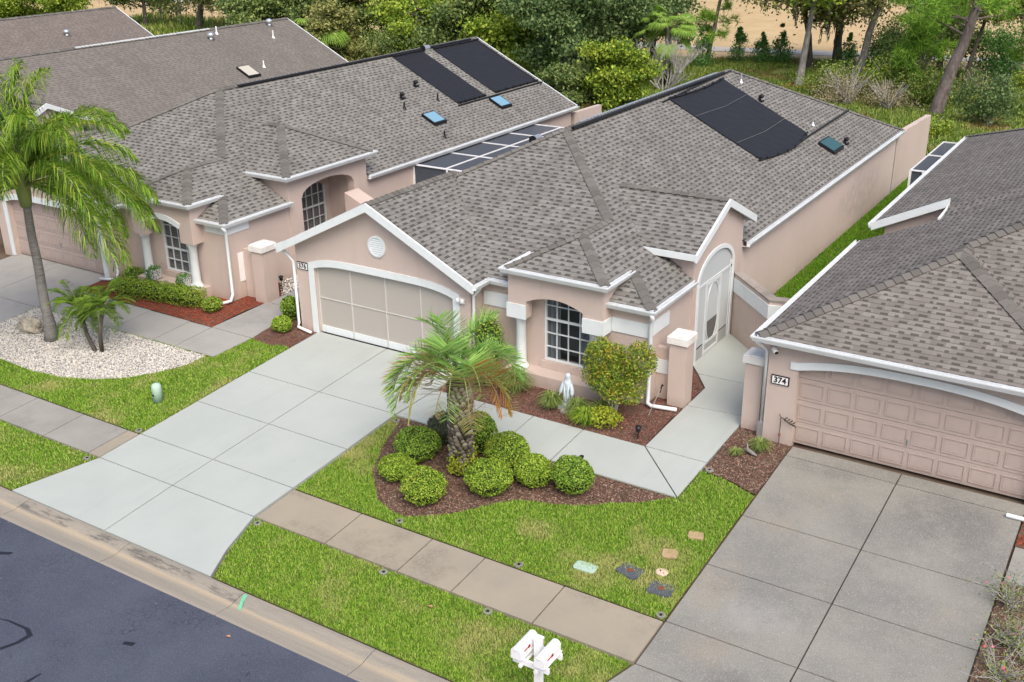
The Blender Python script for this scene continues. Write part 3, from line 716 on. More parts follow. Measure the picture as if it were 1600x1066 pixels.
    # weld each cap's four faces into one island by sharing vertices later
GUT = [(0, 0), (0, -.13), (.085, -.13), (.13, -.03), (.13, .0), (.108, .0), (.104, -.02), (.078, -.112), (.018, -.112), (.018, 0)]
FAS = [(-.02, .012), (-.02, -.15), (.012, -.15), (.012, .012)]
def gutter(path, parent, name='gutter'):
    b = MB(); b.sweep(path, GUT, M_GUT); return b.build(name, parent)
def rake(b, A, B, w=.17, t=.05, out=(0, -1), m=None, rise=.02):
    A = Vector(A); B = Vector(B); o = Vector((*out, 0)) * t; z = Vector((0, 0, -w)); r = Vector((0, 0, rise)); i = -Vector((*out, 0)) * .01
    b.hexa([A + i + z, B + i + z, B + o + z, A + o + z, A + i + r, B + i + r, B + o + r, A + o + r], m or M_WHITE)
def wallp(o, du, no):
    return lambda u, z, d=0: (o[0] + du[0] * u - no[0] * d, o[1] + du[1] * u - no[1] * d, z)
def arch_wall(b, P, ua, ub, z0, top, u0, u1, arch, thick, m, sill=None, extra=(), back=True, N=20):
    us = sorted(set([ua, ub, u0, u1, *extra] + [u0 + (u1 - u0) * i / N for i in range(1, N)]))
    us = [u for u in us if ua <= u <= ub]
    for a, c in zip(us, us[1:]):
        segs = []
        if a >= u0 - 1e-6 and c <= u1 + 1e-6:
            segs.append((arch(a), arch(c), top(a), top(c)))
            if sill is not None: segs.append((z0, z0, sill, sill))
            b.face([P(a, arch(a)), P(c, arch(c)), P(c, arch(c), thick), P(a, arch(a), thick)], m)
            if sill is not None: b.face([P(a, sill), P(c, sill), P(c, sill, thick), P(a, sill, thick)], m)
        else: segs.append((z0, z0, top(a), top(c)))
        for p, q, r, s in segs:
            b.face([P(a, p), P(c, q), P(c, s), P(a, r)], m)
            if back: b.face([P(a, p, thick), P(c, q, thick), P(c, s, thick), P(a, r, thick)], m)
        b.face([P(a, top(a)), P(c, top(c)), P(c, top(c), thick), P(a, top(a), thick)], m)
    zb = z0 if sill is None else sill
    for u in (u0, u1): b.face([P(u, zb), P(u, arch(u)), P(u, arch(u), thick), P(u, zb, thick)], m)
    for u in (ua, ub): b.face([P(u, z0), P(u, top(u)), P(u, top(u), thick), P(u, z0, thick)], m)
    if sill is None:
        for a, c in ((ua, u0), (u1, ub)): b.face([P(a, z0), P(c, z0), P(c, z0, thick), P(a, z0, thick)], m)
def ribbon(b, P, path, w, proud, m, side=1, inset=.0):
    """flat trim along a (u,z) path, w wide to its left, standing proud of the wall"""
    n = len(path); O = []
    for i in range(n):
        a = path[max(0, i - 1)]; c = path[min(n - 1, i + 1)]
        def nrm(p, q):
            dx, dz = q[0] - p[0], q[1] - p[1]; l = math.hypot(dx, dz) or 1; return (-dz / l, dx / l)
        n1 = nrm(a, path[i]) if i else nrm(path[0], path[1]); n2 = nrm(path[i], c) if i < n - 1 else n1
        mx, mz = n1[0] + n2[0], n1[1] + n2[1]; l = math.hypot(mx, mz) or 1; mx /= l; mz /= l
        k = w / max(.5, mx * n1[0] + mz * n1[1]); O.append((path[i][0] + mx * k * side, path[i][1] + mz * k * side))
    for i in range(n - 1):
        a, c, A, C = path[i], path[i + 1], O[i], O[i + 1]
        f = [P(*a, -proud), P(*c, -proud), P(*C, -proud), P(*A, -proud)]; g_ = [P(*a, .01), P(*c, .01), P(*C, .01), P(*A, .01)]
        b.face(f, m)
        b.face([f[0], f[1], g_[1], g_[0]], m); b.face([f[3], f[2], g_[2], g_[3]], m)
        if i == 0: b.face([f[0], f[3], g_[3], g_[0]], m)
        if i == n - 2: b.face([f[1], f[2], g_[2], g_[1]], m)
def bar(b, P, u0, u1, z0, z1, d0, d1, m):
    b.hexa([P(u0, z0, d1), P(u1, z0, d1), P(u1, z0, d0), P(u0, z0, d0), P(u0, z1, d1), P(u1, z1, d1), P(u1, z1, d0), P(u0, z1, d0)], m)
def window(parent, P, u0, u1, z0, z1, d, cols, rows, curtains=True, thick_row=None, blinds=False, name='window'):
    b = MB()
    fw = .045
    for a in ((u0, u1, z0, z0 + fw), (u0, u1, z1 - fw, z1), (u0, u0 + fw, z0 + fw, z1 - fw), (u1 - fw, u1, z0 + fw, z1 - fw)): bar(b, P, *a, d - .05, d + .02, M_WHITE)
    for i in range(1, cols):
        u = u0 + (u1 - u0) * i / cols; bar(b, P, u - .011, u + .011, z0 + fw, z1 - fw, d - .025, d + .012, M_WHITE)
    for j in range(1, rows):
        z = z0 + (z1 - z0) * j / rows; t = .03 if j == thick_row else .011
        bar(b, P, u0 + fw, u1 - fw, z - t, z + t, d - .03, d + .014, M_WHITE)
    o = b.build(name, parent)
    g = MB(); g.face([P(u0 + .02, z0 + .02, d + .006), P(u1 - .02, z0 + .02, d + .006), P(u1 - .02, z1 - .02, d + .006), P(u0 + .02, z1 - .02, d + .006)], M_GLASSW)
    g.build('pane', o)
    c = MB(); c.face([P(u0, z0, d + .5), P(u1, z0, d + .5), P(u1, z1, d + .5), P(u0, z1, d + .5)], M_DARK)  # flat dark sheet coloured as the shaded room behind the panes
    if curtains:
        for a, e in ((u0, u0 + .36), (u1 - .40, u1)):
            n = 10
            for i in range(n):
                x0 = a + (e - a) * i / n; x1 = a + (e - a) * (i + 1) / n; k0 = .12 + .03 * (i % 2); k1 = .12 + .03 * ((i + 1) % 2)
                c.face([P(x0, z0, d + k0), P(x1, z0, d + k1), P(x1, z1, d + k1), P(x0, z1, d + k0)], M_BLUEG)
    if blinds:
        n = int((z1 - z0) / .055)
        for i in range(n):
            z = z0 + (z1 - z0) * i / n; c.face([P(u0, z, d + .07), P(u1, z, d + .07), P(u1, z + .032, d + .09), P(u0, z + .032, d + .09)], M_BLIND)
    c.build('curtain' if curtains else 'blind', o)
    return o
def sh_glassw(t, b):
    b.inputs['Base Color'].default_value = (.03, .035, .04, 1); b.inputs['Roughness'].default_value = .05; b.inputs['Alpha'].default_value = .35
M_GLASSW = mat('window_pane', spec=.6, fn=sh_glassw)
M_BLIND = mat('blind', (.40, .39, .38), .8)
def downspout(parent, path, r=.042):
    b = MB(); b.tube(path, r, M_GUT, 8)
    return b.build('downspout', parent, smooth=True)
def number_plate(parent, x, y, z, txt):
    b = MB(); b.box(x - .20, x + .20, y - .03, y, z - .105, z + .105, M_BLACK); b.box(x - .175, x + .175, y - .036, y - .028, z - .085, z + .085, M_PVC)
    o = b.build('house_number', parent)
    cu = bpy.data.curves.new('digits', 'FONT'); cu.body = txt; cu.size = .19; cu.align_x = 'CENTER'; cu.align_y = 'CENTER'; cu.extrude = .003; cu.offset = .004
    t = bpy.data.objects.new('tmp', cu); COL.objects.link(t); bpy.context.view_layer.update()
    me = bpy.data.meshes.new_from_object(t.evaluated_get(bpy.context.evaluated_depsgraph_get())); bpy.data.objects.remove(t)
    me.materials.clear(); me.materials.append(M_BLACK)
    d = bpy.data.objects.new('digits', me); COL.objects.link(d)
    d.matrix_basis = Matrix.Translation((x, y - .041, z)) @ Matrix.Rotation(math.pi / 2, 4, 'X'); place(d, o)
    return o
def roof_z(x, xr=2.2, zr=5.755): return zr - MP * abs(x - xr)
def skylight(parent, x0, x1, y0, y1, zf, glass, frame=M_BLACK):
    b = MB(); P = [(x0, y0), (x1, y0), (x1, y1), (x0, y1)]
    lo = [(x, y, zf(x) - .03) for x, y in P]; hi = [(x, y, zf(x) + .11) for x, y in P]; b.hexa(lo + hi, frame)
    o = b.build('skylight', parent); g = MB(); e = .05
    g.face([(x, y, zf(x) + .118) for x, y in ((x0 + e, y0 + e), (x1 - e, y0 + e), (x1 - e, y1 - e), (x0 + e, y1 - e))], glass); g.build('glass', o)
    return o
def vent_box(parent, x, y, zf):
    b = MB(); z = zf(x); b.tube([(x, y, z - .05), (x, y, z + .16)], .05, M_BLACK, 10)
    b.tube([(x, y, z + .10), (x + .02, y, z + .14), (x + .07, y, z + .165), (x + .13, y, z + .13)], [.055, .075, .085, .07], M_BLACK, 10)
    b.box(x - .14, x + .14, y - .12, y + .12, z - .04, z + .012, M_BLACK)
    return b.build('roof_vent', parent)
def pipe(parent, x, y, zf, h=.32, m=None):
    b = MB(); b.tube([(x, y, zf(x) - .05), (x, y, zf(x) + h)], .033, m or M_METAL, 8); b.lathe((x, y, zf(x)), [(.10, -.04), (.06, .03), (.035, .10)], m or M_METAL, 10)
    return b.build('vent_pipe', parent)
def turbine(parent, x, y, zf):
    b = MB(); z = zf(x); b.tube([(x, y, z - .05), (x, y, z + .15)], .10, M_METAL, 12)
    b.lathe((x, y, z + .14), [(.10, 0), (.17, .05), (.19, .12), (.16, .19), (.08, .235), (.01, .25)], M_METAL, 16); return b.build('roof_turbine', parent, smooth=True)
def drum(parent, x, y, z):
    b = MB(); b.tube([(x, y - .19, z + .11), (x, y + .19, z + .11)], .12, M_METAL, 14); b.tube([(x, y - .215, z + .11), (x, y - .185, z + .11)], .135, M_BLACK, 14); b.box(x - .12, x + .12, y - .15, y + .15, z - .05, z + .03, M_METAL)
    return b.build('ridge_vent_drum', parent)
def solar(parent, x0, x1, y0, y1, zf, sag=.0, lift=.045):
    b = MB(); n = 12; k = 12
    def pt(i, j):
        u, v = i / n, j / k
        x = x0 + (x1 - x0) * u; y = y0 + (y1 - y0) * v
        x += sag * 4 * v * (1 - v) * (.45 + .55 * u); y += -.12 * sag * math.sin(u * 3.1)
        return (x, y, zf(x) + lift + .008 * math.sin(i * 1.7 + j * 2.3))
    for i in range(n):
        for j in range(k): b.face([pt(i, j), pt(i + 1, j), pt(i + 1, j + 1), pt(i, j + 1)], M_PANEL)
    o = b.build('solar_mat', parent, weld=True)
    for u in (0, n):
        h = MB(); h.tube([tuple(Vector(pt(u, j)) + Vector((0, 0, .03))) for j in range(k + 1)], .035, M_BLACK, 8)
        for j in range(1, k, 2): h.tube([tuple(Vector(pt(u, j)) + Vector((0, -.03, .03))), tuple(Vector(pt(u, j)) + Vector((0, .03, .03)))], .055, M_BLACK, 8)
        h.build('header_pipe', o)
    return o
def hpipe(parent, pts, r=.03, m=None, name='pool_heater_pipe'):
    b = MB(); b.tube(pts, r, m or M_BLACK, 8); return b.build(name, parent)
def main_roof(parent, ox, msh, front=True, ridge_vent=None, rear=31.98, capm=None, notch=(12.2, 15.75), hip_end=True, bay=False, nx=7.15):
    xl, xr_, xm, yf, yb, ze, zr = ox - 3.15, ox + 7.55, ox + 2.2, 9.78, rear, 3.08, 5.755
    b = MB(); h = 5.35
    F1, F2, B1, B2 = (xl, yf, ze), (xr_, yf, ze), (xl, yb, ze), (xr_, yb, ze); RA, RB = (xm, yf + h, zr), (xm, yb - (h if hip_end else 0), zr)
    zn = zr - MP * 4.95; NT_ = [(xr_, notch[0]), (ox + nx, notch[0]), (ox + nx, notch[1]), (xr_, notch[1])]
    rface(b, [F1, F2, RA], (0, 1), msh); rface(b, [F2] + [(x, y, ze if x > ox + 7.5 else ze + MP * (7.55 - nx)) for x, y in NT_] + [B2, RB, RA], (-1, 0), msh)
    (rface(b, [B2, B1, RB], (0, -1), msh) if hip_end else b.face([(B2[0] - .3, yb - .35, ze - .05), (B1[0] + .3, yb - .35, ze - .05), (xm, yb - .35, zr - .12)], M_PINK)); rface(b, [B1, F1, RA, RB], (1, 0), msh)
    b.face([(xl, yf, ze - .14), (xl, yb, ze - .14), (xr_, yb, ze - .14)] + [(x, y, ze - .14) for x, y in NT_[::-1]] + [(xr_, yf, ze - .14)], M_SOFF)
    roof = b.build('roof', parent, normals=False)
    cm = capm or M_RC; c = MB(); f, r_, l_, k_ = ((0, 1), MP), ((-1, 0), MP), ((1, 0), MP), ((0, -1), MP)
    if bay:
        c2 = MB(); caps(c2, F2, (xr_ - .95, yf + .95, ze + .475), (f, r_), cm); fix_cap(c2.build('ridge_cap', roof, normals=False)); caps(c, (ox + 5.16, yf + 2.39, ze + 1.195), RA, (f, r_), cm)
    else: caps(c, F2, RA, (f, r_), cm)
    caps(c, F1, RA, (l_, f), cm)
    caps(c, RA, RB, (l_, r_), cm); (caps(c, B2, RB, (r_, k_), cm) if hip_end else None)
    fix_cap(c.build('ridge_cap', roof, normals=False))
    if not hip_end:
        c = MB(); rake(c, B2, RB, .18, .04, (0, 1)); rake(c, B1, RB, .18, .04, (0, 1)); c.build('rake_board', roof)
    return roof, f, r_, l_, k_
def fix_cap(o):
    # share the vertices inside each cap (4 faces) so that a cap is one island
    me = o.data; co = [tuple(v.co) for v in me.vertices]; fs = [list(p.vertices) for p in me.polygons]; m = [p.material_index for p in me.polygons]
    nv = []; nf = []
    for i in range(0, len(fs), 4):
        mp = {}
        for f in fs[i:i + 4]:
            g = []
            for v in f:
                k = tuple(round(x, 5) for x in co[v])
                if k not in mp: mp[k] = len(nv); nv.append(co[v])
                g.append(mp[k])
            nf.append(g)
    n2 = bpy.data.meshes.new('ridge_cap'); n2.from_pydata(nv, [], nf)
    for mm in me.materials: n2.materials.append(mm)
    o.data = n2; return o
FR, RT, LF, BK = ((0, 1), MP), ((-1, 0), MP), ((1, 0), MP), ((0, -1), MP)
def template(ox, num, label, style):
    t = empty('house', (ox + 2.2, 9.95, P0), label, 'house', 'houses along the street')
    X = lambda x: ox + x
    YB = {'mid': 32.78, 'left': 31.1, 'far': 33.2, 'farthest': 33.2}[style]; YW = YB - .32
    msh = {'mid': M_SH, 'left': M_SH8, 'far': M_SH0, 'farthest': M_SH2}[style]
    near = style in ('mid', 'left')
    near = style in ('mid', 'left')
    roof, *_ = main_roof(t, ox, msh, notch=(12.5, 16.5) if style == 'left' else (12.2, 15.75), hip_end=style == 'mid', rear=YB, bay=near, nx=5.85 if style == 'left' else 7.15)
    eg = [(X(2.98), 9.78, 3.08), (X(3.78), 9.78, 3.08)] if near else [(X(2.98), 9.78, 3.08), (X(7.55), 9.78, 3.08)]
    if near: gutter(eg, roof)
    if style == 'mid': gutter([(X(6.42), 9.78, 3.08), (X(7.55), 9.78, 3.08), (X(7.55), 12.2, 3.08)], roof); gutter([(X(7.55), 15.75, 3.08), (X(7.55), YB, 3.08)], roof)
    elif style == 'left': gutter([(X(6.42), 9.78, 3.08), (X(7.55), 9.78, 3.08), (X(7.55), 12.62, 3.08)], roof); gutter([(X(7.55), 16.45, 3.08), (X(7.55), YB, 3.08)], roof)
    else: gutter([(X(7.55), 15.75, 3.08), (X(7.55), YB, 3.08)], roof)
    # ---- walls
    b = MB(); zb = P0 - .25
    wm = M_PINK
    b2 = MB()
    Ry = 16.45 if style == 'left' else 15.65; Ly = 12.62 if style == 'left' else 12.35
    for y0, y1 in ((10.2, Ly), (Ry, YW)): (b2 if style == 'mid' and y0 > 12 else b).box(X(7.12), X(7.42), y0 + .002, y1, zb, 3.06, M_SIDE if (style == 'mid' and y0 > 12) else wm)
    b.box(X(-3.07), X(7.12), YW - .3, YW, zb, 3.06, wm); b.box(X(-3.07), X(-2.77), 9.66, YW - .3, zb, 3.06, wm)
    Pf = wallp((X(0), 9.95), (1, 0), (0, -1))
    if near:
        arch_wall(b, Pf, 2.72, 7.42, zb, lambda u: 3.05, 4.58, 5.88, lambda u: 2.95, .25, wm, sill=1.12, N=1)
    else: b.box(X(2.72), X(7.12), 9.95, 10.2, zb, 3.05, wm)
    # garage gable wall
    G0, G1, GC, GZ, GM = -3.07, 2.75, -.2, 4.55, .5
    Pg = wallp((X(0), 9.36), (1, 0), (0, -1))
    ga = lambda u: 2.50 + .17 * (1 - min(1, abs((u + .085) / 2.335)) ** 5)
    arch_wall(b, Pg, G0, G1, zb, lambda u: GZ - GM * abs(u - GC), -2.42, 2.25, ga, .3, wm, extra=(GC,), N=24)
    b.box(X(2.45), X(2.75), 9.67, 9.95, zb, 3.0, wm)
    wall = b.build('wall', t)
    if style == 'mid': b2.build('side_wall', t)
    # garage roof
    b = MB(); zr = 4.69; hw = 3.24; ze = zr - GM * hw; yf = 9.08
    A, Bq, Cq, D = (X(GC - hw), yf, ze), (X(GC), yf, zr), (X(GC), 13.1, zr), (X(GC - hw), 13.1, ze - .03)
    k = math.sqrt(1 + GM ** 2)
    for pts, g in (([A, Bq, Cq, D], (1, 0)), ([Bq, (X(GC + hw), yf, ze), (X(GC + hw), 13.1, ze), Cq], (-1, 0))): rface(b, pts, g, msh)
    b.face([(X(GC - hw), yf, ze - .03), (X(GC), yf, zr - .03), (X(GC), 9.4, zr - .03), (X(GC - hw), 9.4, ze - .03)], M_SOFF)
    b.face([(X(GC + hw), yf, ze - .03), (X(GC), yf, zr - .03), (X(GC), 9.4, zr - .03), (X(GC + hw), 9.4, ze - .03)], M_SOFF)
    gr = b.build('garage_roof', t, normals=False)
    c = MB(); caps(c, (X(GC), yf, zr), (X(GC), 13.0, zr), (((1, 0), GM), ((-1, 0), GM)), M_RC); fix_cap(c.build('ridge_cap', gr, normals=False))
    b = MB()
    rake(b, (X(GC - hw - .02), yf, ze), (X(GC), yf, zr), .21); rake(b, (X(GC), yf, zr), (X(GC + hw + .02), yf, ze), .21)
    b.build('rake_board', gr)
    gutter([(X(GC + hw), yf, ze), (X(GC + hw), 9.66, ze)], gr); gutter([(X(GC - hw), 13.1, ze), (X(GC - hw), yf, ze)], gr)
    # garage surround and screen
    b = MB(); N = 24
    path = [(2.25, P0), (2.25, ga(2.25))] + [(2.25 - 4.67 * i / N, ga(2.25 - 4.67 * i / N)) for i in range(1, N)] + [(-2.42, ga(-2.42)), (-2.42, P0)]
    ribbon(b, Pg, path, .19, .035, M_WHITE, -1)
    b.build('garage_surround', t)
    if style == 'mid':
        b = MB()
        b.face([Pg(-2.42, P0, .12), Pg(2.25, P0, .12), Pg(2.25, 2.72, .12), Pg(-2.42, 2.72, .12)], M_SCREEN_G)
        s_ = b.build('garage_screen', t); b = MB()
        for u in (-2.40, -1.24, -.04, 1.13, 2.23): bar(b, Pg, u - .014, u + .014, P0 + .02, 2.68, .095, .13, M_FRAME)
        for i in range(4):
            u0, u1 = (-2.40, -1.24, -.04, 1.13)[i] + .024, (-1.24, -.04, 1.13, 2.23)[i] - .024
            bar(b, Pg, u0 - .008, u1 + .008, 1.619, 1.641, .10, .128, M_FRAME); bar(b, Pg, u0, u1, P0 + .02, .80, .088, .125, M_WHITE)
        b.build('frame', s_)
    else: garage_door(t, Pg, -2.42, 2.25, ga, .18, M_GDOOR)
    if style == 'mid':
        b = MB(); n = 28
        vx, vz, r = X(-.14), 3.49, .29
        b.lathe((0, 0, 0), [(r, 0), (r, .04), (r - .05, .045), (r - .05, .015)], M_WHITE, 32)
        b.v = [(vx + x, 9.36 - z, vz + y) for x, y, z in b.v]
        for i in range(9):
            zz = -r + .06 + i * .058; hwid = math.sqrt(max(0, (r - .045) ** 2 - zz ** 2))
            b.face([(vx - hwid, 9.35, vz + zz + .03), (vx + hwid, 9.35, vz + zz + .03), (vx + hwid, 9.325, vz + zz - .014), (vx - hwid, 9.325, vz + zz - .014)], M_WHITE)
        b.build('gable_vent', t)
        number_plate(t, X(-2.82), 9.36, 2.50, num)
    # ---- bay
    if near:
        b = MB(); Pb = wallp((X(-.08), 9.52), (1, 0), (0, -1))
        ab = lambda u: 2.75 + .19 * (1 - ((u - 5.175) / .785) ** 2)
        arch_wall(b, Pb, 3.87, 6.50, 2.30, lambda u: 3.44, 4.39, 5.96, ab, .28, wm)
        for x0, x1 in ((3.79, 4.07), (6.14, 6.42)): b.box(X(x0), X(x1), 9.802, 10.5, 2.30, 3.44, wm)
        b.build('bay_front', t); b = MB()
        b.box(X(3.72), X(6.49), 9.45, 9.948, zb, .90, wm); b.box(X(4.5), X(5.96), 9.90, 9.949, .902, 1.10, wm)
        b.build('plinth', t)
        for x in (4.05, 6.16):
            c = MB(); c.lathe((X(x), 9.70, .90), [(.20, 0), (.20, .05), (.175, .06), (.165, .10), (.15, .12), (.135, .2), (.125, 1.28), (.15, 1.31), (.16, 1.40)], M_WHITE, 20); c.build('column', t, smooth=True)
        # bay roof
        b = MB(); x0, x1, y0, ze, zr = X(3.80), X(6.52), 9.40, 3.60, 3.60 + MP * 1.36; xm = (x0 + x1) / 2; yb = 12.17
        rface(b, [(x0, y0, ze), (x1, y0, ze), (xm, y0 + 1.36, zr)], (0, 1), msh)
        rface(b, [(x1, y0, ze), (x1, 10.81, ze), (xm, yb, zr), (xm, y0 + 1.36, zr)], (-1, 0), msh)
        rface(b, [(x0, yb, ze), (x0, y0, ze), (xm, y0 + 1.36, zr), (xm, yb, zr)], (1, 0), msh)
        b.face([(x0, y0, ze - .12), (x0, 10.4, ze - .12), (x1, 10.4, ze - .12), (x1, y0, ze - .12)], M_SOFF)
        br = b.build('bay_roof', t, normals=False)
        c = MB(); caps(c, (x0, y0, ze), (xm, y0 + 1.36, zr), (LF, FR), M_RC); caps(c, (x1, y0, ze), (xm, y0 + 1.36, zr), (FR, RT), M_RC)
        caps(c, (xm, y0 + 1.34, zr), (xm, 12.15, zr), (LF, RT), M_RC); fix_cap(c.build('ridge_cap', br, normals=False))
        gutter([(x0, 10.75, ze), (x0, y0, ze), (x1, y0, ze), (x1, 10.72, ze)], br)
        window(t, Pf, 4.58, 5.88, 1.12, 2.95, .07, 4, 5, curtains=style == 'mid', thick_row=3 if style == 'mid' else 2, blinds=style == 'left')
    # ---- trim
    b = MB()
    if style == 'mid':
        z0, z1 = 2.28, 2.65
        for u0, u1 in ((3.84, 4.39), (5.96, 6.53)): bar(b, Pb, u0, u1, z0, z1, -.03, .001, M_WHITE)
        b.box(X(6.42), X(6.45), 9.521, 9.915, z0, z1, M_WHITE)
        b3 = MB(); bar(b3, Pf, 2.80, 3.79, z0, z1, -.03, .001, M_WHITE); b3.build('trim_band', t); bar(b, Pf, 6.451, 7.45, z0 + .02, z1 - .0, -.03, .001, M_WHITE)
        b.box(X(7.42), X(7.45), 9.951, 11.02, z0 + .02, z1 - .0, M_WHITE)
        b.build('trim_band', t)
    elif style == 'left':
        bar(b, Pf, 6.55, 7.45, 2.66, 2.96, -.03, .001, M_WHITE); b.box(X(7.42), X(7.45), 9.951, 10.85, 2.66, 2.96, M_WHITE); b.build('trim_band', t)
        b = MB(); ribbon(b, Pb, [(5.98 - 1.61 * i / 14, ab(5.98 - 1.61 * i / 14) - .0) for i in range(15)], .17, .04, M_WHITE, -1); b.build('arch_trim', t)
        b = MB(); arch_pts = None
    # ---- entry on the right-hand side
    Pe = wallp((X(7.46), 0), (0, 1), (1, 0))
    if style != 'left':
        b = MB(); ctr, hwd = 13.85, 1.13
        ae = lambda u: 2.75 + .62 * math.sqrt(max(0, 1 - ((u - ctr) / hwd) ** 2))
        arch_wall(b, Pe, 12.35, 15.65, zb, lambda u: 4.58 - .46 * abs(u - 14.1), ctr - hwd, ctr + hwd, ae, .35, wm, extra=(14.1,), N=28)
        for y in (12.352, 15.448): b.box(X(5.0), X(7.105), y, y + .2, 2.9, 3.76, wm)
        b.build('entry_gable', t)
        b = MB(); zr = 4.68; hw = 2.03; ze = zr - .46 * hw; x1 = X(7.60); x0 = X(4.2)
        g2 = .46
        rface(b, [(x0, 14.1 - hw, ze), (x1, 14.1 - hw, ze), (x1, 14.1, zr), (x0, 14.1, zr)], (0, 1), msh)
        rface(b, [(x1, 14.1 + hw, ze), (x0, 14.1 + hw, ze), (x0, 14.1, zr), (x1, 14.1, zr)], (0, -1), msh)
        b.face([(x0, 14.1 - hw, ze - .06), (x1, 14.1 - hw, ze - .06), (x1, 14.1, zr - .06), (x0, 14.1, zr - .06)], M_SOFF); b.face([(x0, 14.1 + hw, ze - .06), (x1, 14.1 + hw, ze - .06), (x1, 14.1, zr - .06), (x0, 14.1, zr - .06)], M_SOFF)
        er = b.build('entry_roof', t, normals=False)
        c = MB(); caps(c, (x1, 14.1, zr), (X(4.5), 14.1, zr), (((0, 1), .46), ((0, -1), .46)), M_RC, w=.13); fix_cap(c.build('ridge_cap', er, normals=False))
        b = MB(); rake(b, (x1, 14.1 - hw - .02, ze), (x1, 14.1, zr), .18, .05, (1, 0)); rake(b, (x1, 14.1, zr), (x1, 14.1 + hw + .02, ze), .18, .05, (1, 0))
        b.sweep([(X(5.6), 14.1 - hw, ze + .0), (x1, 14.1 - hw, ze)], FAS, M_WHITE); b.sweep([(x1, 14.1 + hw, ze), (X(5.6), 14.1 + hw, ze)], FAS, M_WHITE)
        b.build('rake_board', er)
        b = MB(); n = 28
        path = [(ctr + hwd, P0), (ctr + hwd, 2.75)] + [(ctr + hwd * math.cos(math.pi * i / n), 2.75 + .62 * math.sin(math.pi * i / n)) for i in range(1, n)] + [(ctr - hwd, 2.75), (ctr - hwd, P0)]
        ribbon(b, Pe, path, .11, .03, M_WHITE, -1); b.build('arch_trim', t)
        if style == 'mid':
            b = MB(); d = .025
            b.face([Pe(ctr - hwd, .96, d), Pe(ctr + hwd, .96, d), Pe(ctr + hwd, 2.75, d)] + [Pe(ctr + hwd * math.cos(math.pi * i / n), 2.75 + .62 * math.sin(math.pi * i / n), d) for i in range(1, n)] + [Pe(ctr - hwd, 2.75, d)], M_SCRW)
            s_ = b.build('entry_screen', t)
            b = MB(); b.face([Pe(ctr - hwd, P0, d - .004), Pe(ctr + hwd, P0, d - .004), Pe(ctr + hwd, .93, d - .004), Pe(ctr - hwd, .93, d - .004)], M_KICK); b.build('kick_panel', s_)
            b = MB()
            bar(b, Pe, ctr - hwd, ctr + hwd, 2.62, 2.68, d - .02, d + .02, M_DOORF)
            for u in (ctr - hwd + .03, ctr + hwd - .03): bar(b, Pe, u - .03, u + .03, P0, 2.8, d - .02, d + .02, M_DOORF)
            b.build('frame', s_)
            b = MB()
            for u in (13.31, 14.25): bar(b, Pe, u - .032, u + .032, P0 + .03, 2.617, d - .03, d + .005, M_DOORF)
            for z, w in ((P0 + .07, .04), (.93, .035), (2.58, .037)): bar(b, Pe, 13.356, 14.204, z - w, z + w, d - .028, d + .004, M_DOORF)
            rr = [(13.78 + .40 * math.cos(a) * (1 if abs(math.cos(a)) < 2 else 1), 1.72 + .84 * math.copysign(abs(math.sin(a)) ** .75, math.sin(a))) for a in [2 * math.pi * i / 40 for i in range(41)]]
            ribbon(b, wallp((X(7.46) - d + .012, 0), (0, 1), (1, 0)), rr, .028, .015, M_DOORF, 1)
            dr = b.build('screen_door', s_)
            b = MB(); q = [(u, z) for u, z in rr[:-1]]
            lowp = [p for p in q if p[1] < 1.66] + [(13.415, 1.66)] 
            lowp = sorted([p for p in q if p[1] <= 1.64], key=lambda p: math.atan2(p[1] - 1.66, p[0] - 13.78)) 
            b.face([Pe(u, z, d - .008) for u, z in lowp], M_SCRD); b.build('door_mesh', dr)
        else:
            b = MB(); b.face([Pe(ctr - hwd, P0, .2), Pe(ctr + hwd, P0, .2), Pe(ctr + hwd, 2.75, .2), Pe(ctr, 3.37, .2), Pe(ctr - hwd, 2.75, .2)], M_SCRW); b.build('entry_screen', t)
    else:
        b = MB(); ctr, hwd = 14.5, 1.29
        ae = lambda u: 3.02 + .42 * math.sqrt(max(0, 1 - ((u - ctr) / hwd) ** 2)) if abs(u - ctr) < hwd else 3.02
        arch_wall(b, Pe, 12.62, 16.45, zb, lambda u: 3.78, ctr - hwd, ctr + hwd, ae, .3, wm, N=24)
        b.box(X(4.8), X(7.155), 12.622, 12.82, 3.0, 3.78, wm); b.box(X(4.8), X(7.155), 16.25, 16.448, 3.0, 3.78, wm)
        b.box(X(5.9), X(7.155), 12.9, 13.1, zb, 3.5, wm); b.box(X(5.9), X(7.155), 15.9, 16.1, zb, 3.5, wm); b.box(X(5.9), X(7.155), 13.1, 15.9, 3.5, 3.6, wm)
        Pr = wallp((X(6.2), 0), (0, 1), (1, 0))
        aw = lambda u: 2.75 + .2 * (1 - min(1, abs((u - 15.1) / .62)) ** 2)
        arch_wall(b, Pr, 13.1, 15.9, zb, lambda u: 3.5, 14.48, 15.72, aw, .2, wm, sill=1.3, N=12)
        b.hexa([(X(7.47), 15.25, zb), (X(8.15), 15.25, zb), (X(8.15), 15.95, zb), (X(7.47), 15.95, zb), (X(7.47), 15.25, 2.75), (X(8.15), 15.25, 2.45), (X(8.15), 15.95, 2.45), (X(7.47), 15.95, 2.75)], wm)
        b.build('entry_porch', t)
        window(t, Pr, 14.48, 15.72, 1.3, 2.95, .08, 4, 4, curtains=False, thick_row=2, blinds=True)
        b = MB(); x1, x0, y0, y1, ze = X(7.66), X(3.6), 12.4, 16.62, 3.90; hy = (y1 - y0) / 2; ym = (y0 + y1) / 2; zr = ze + MP * hy
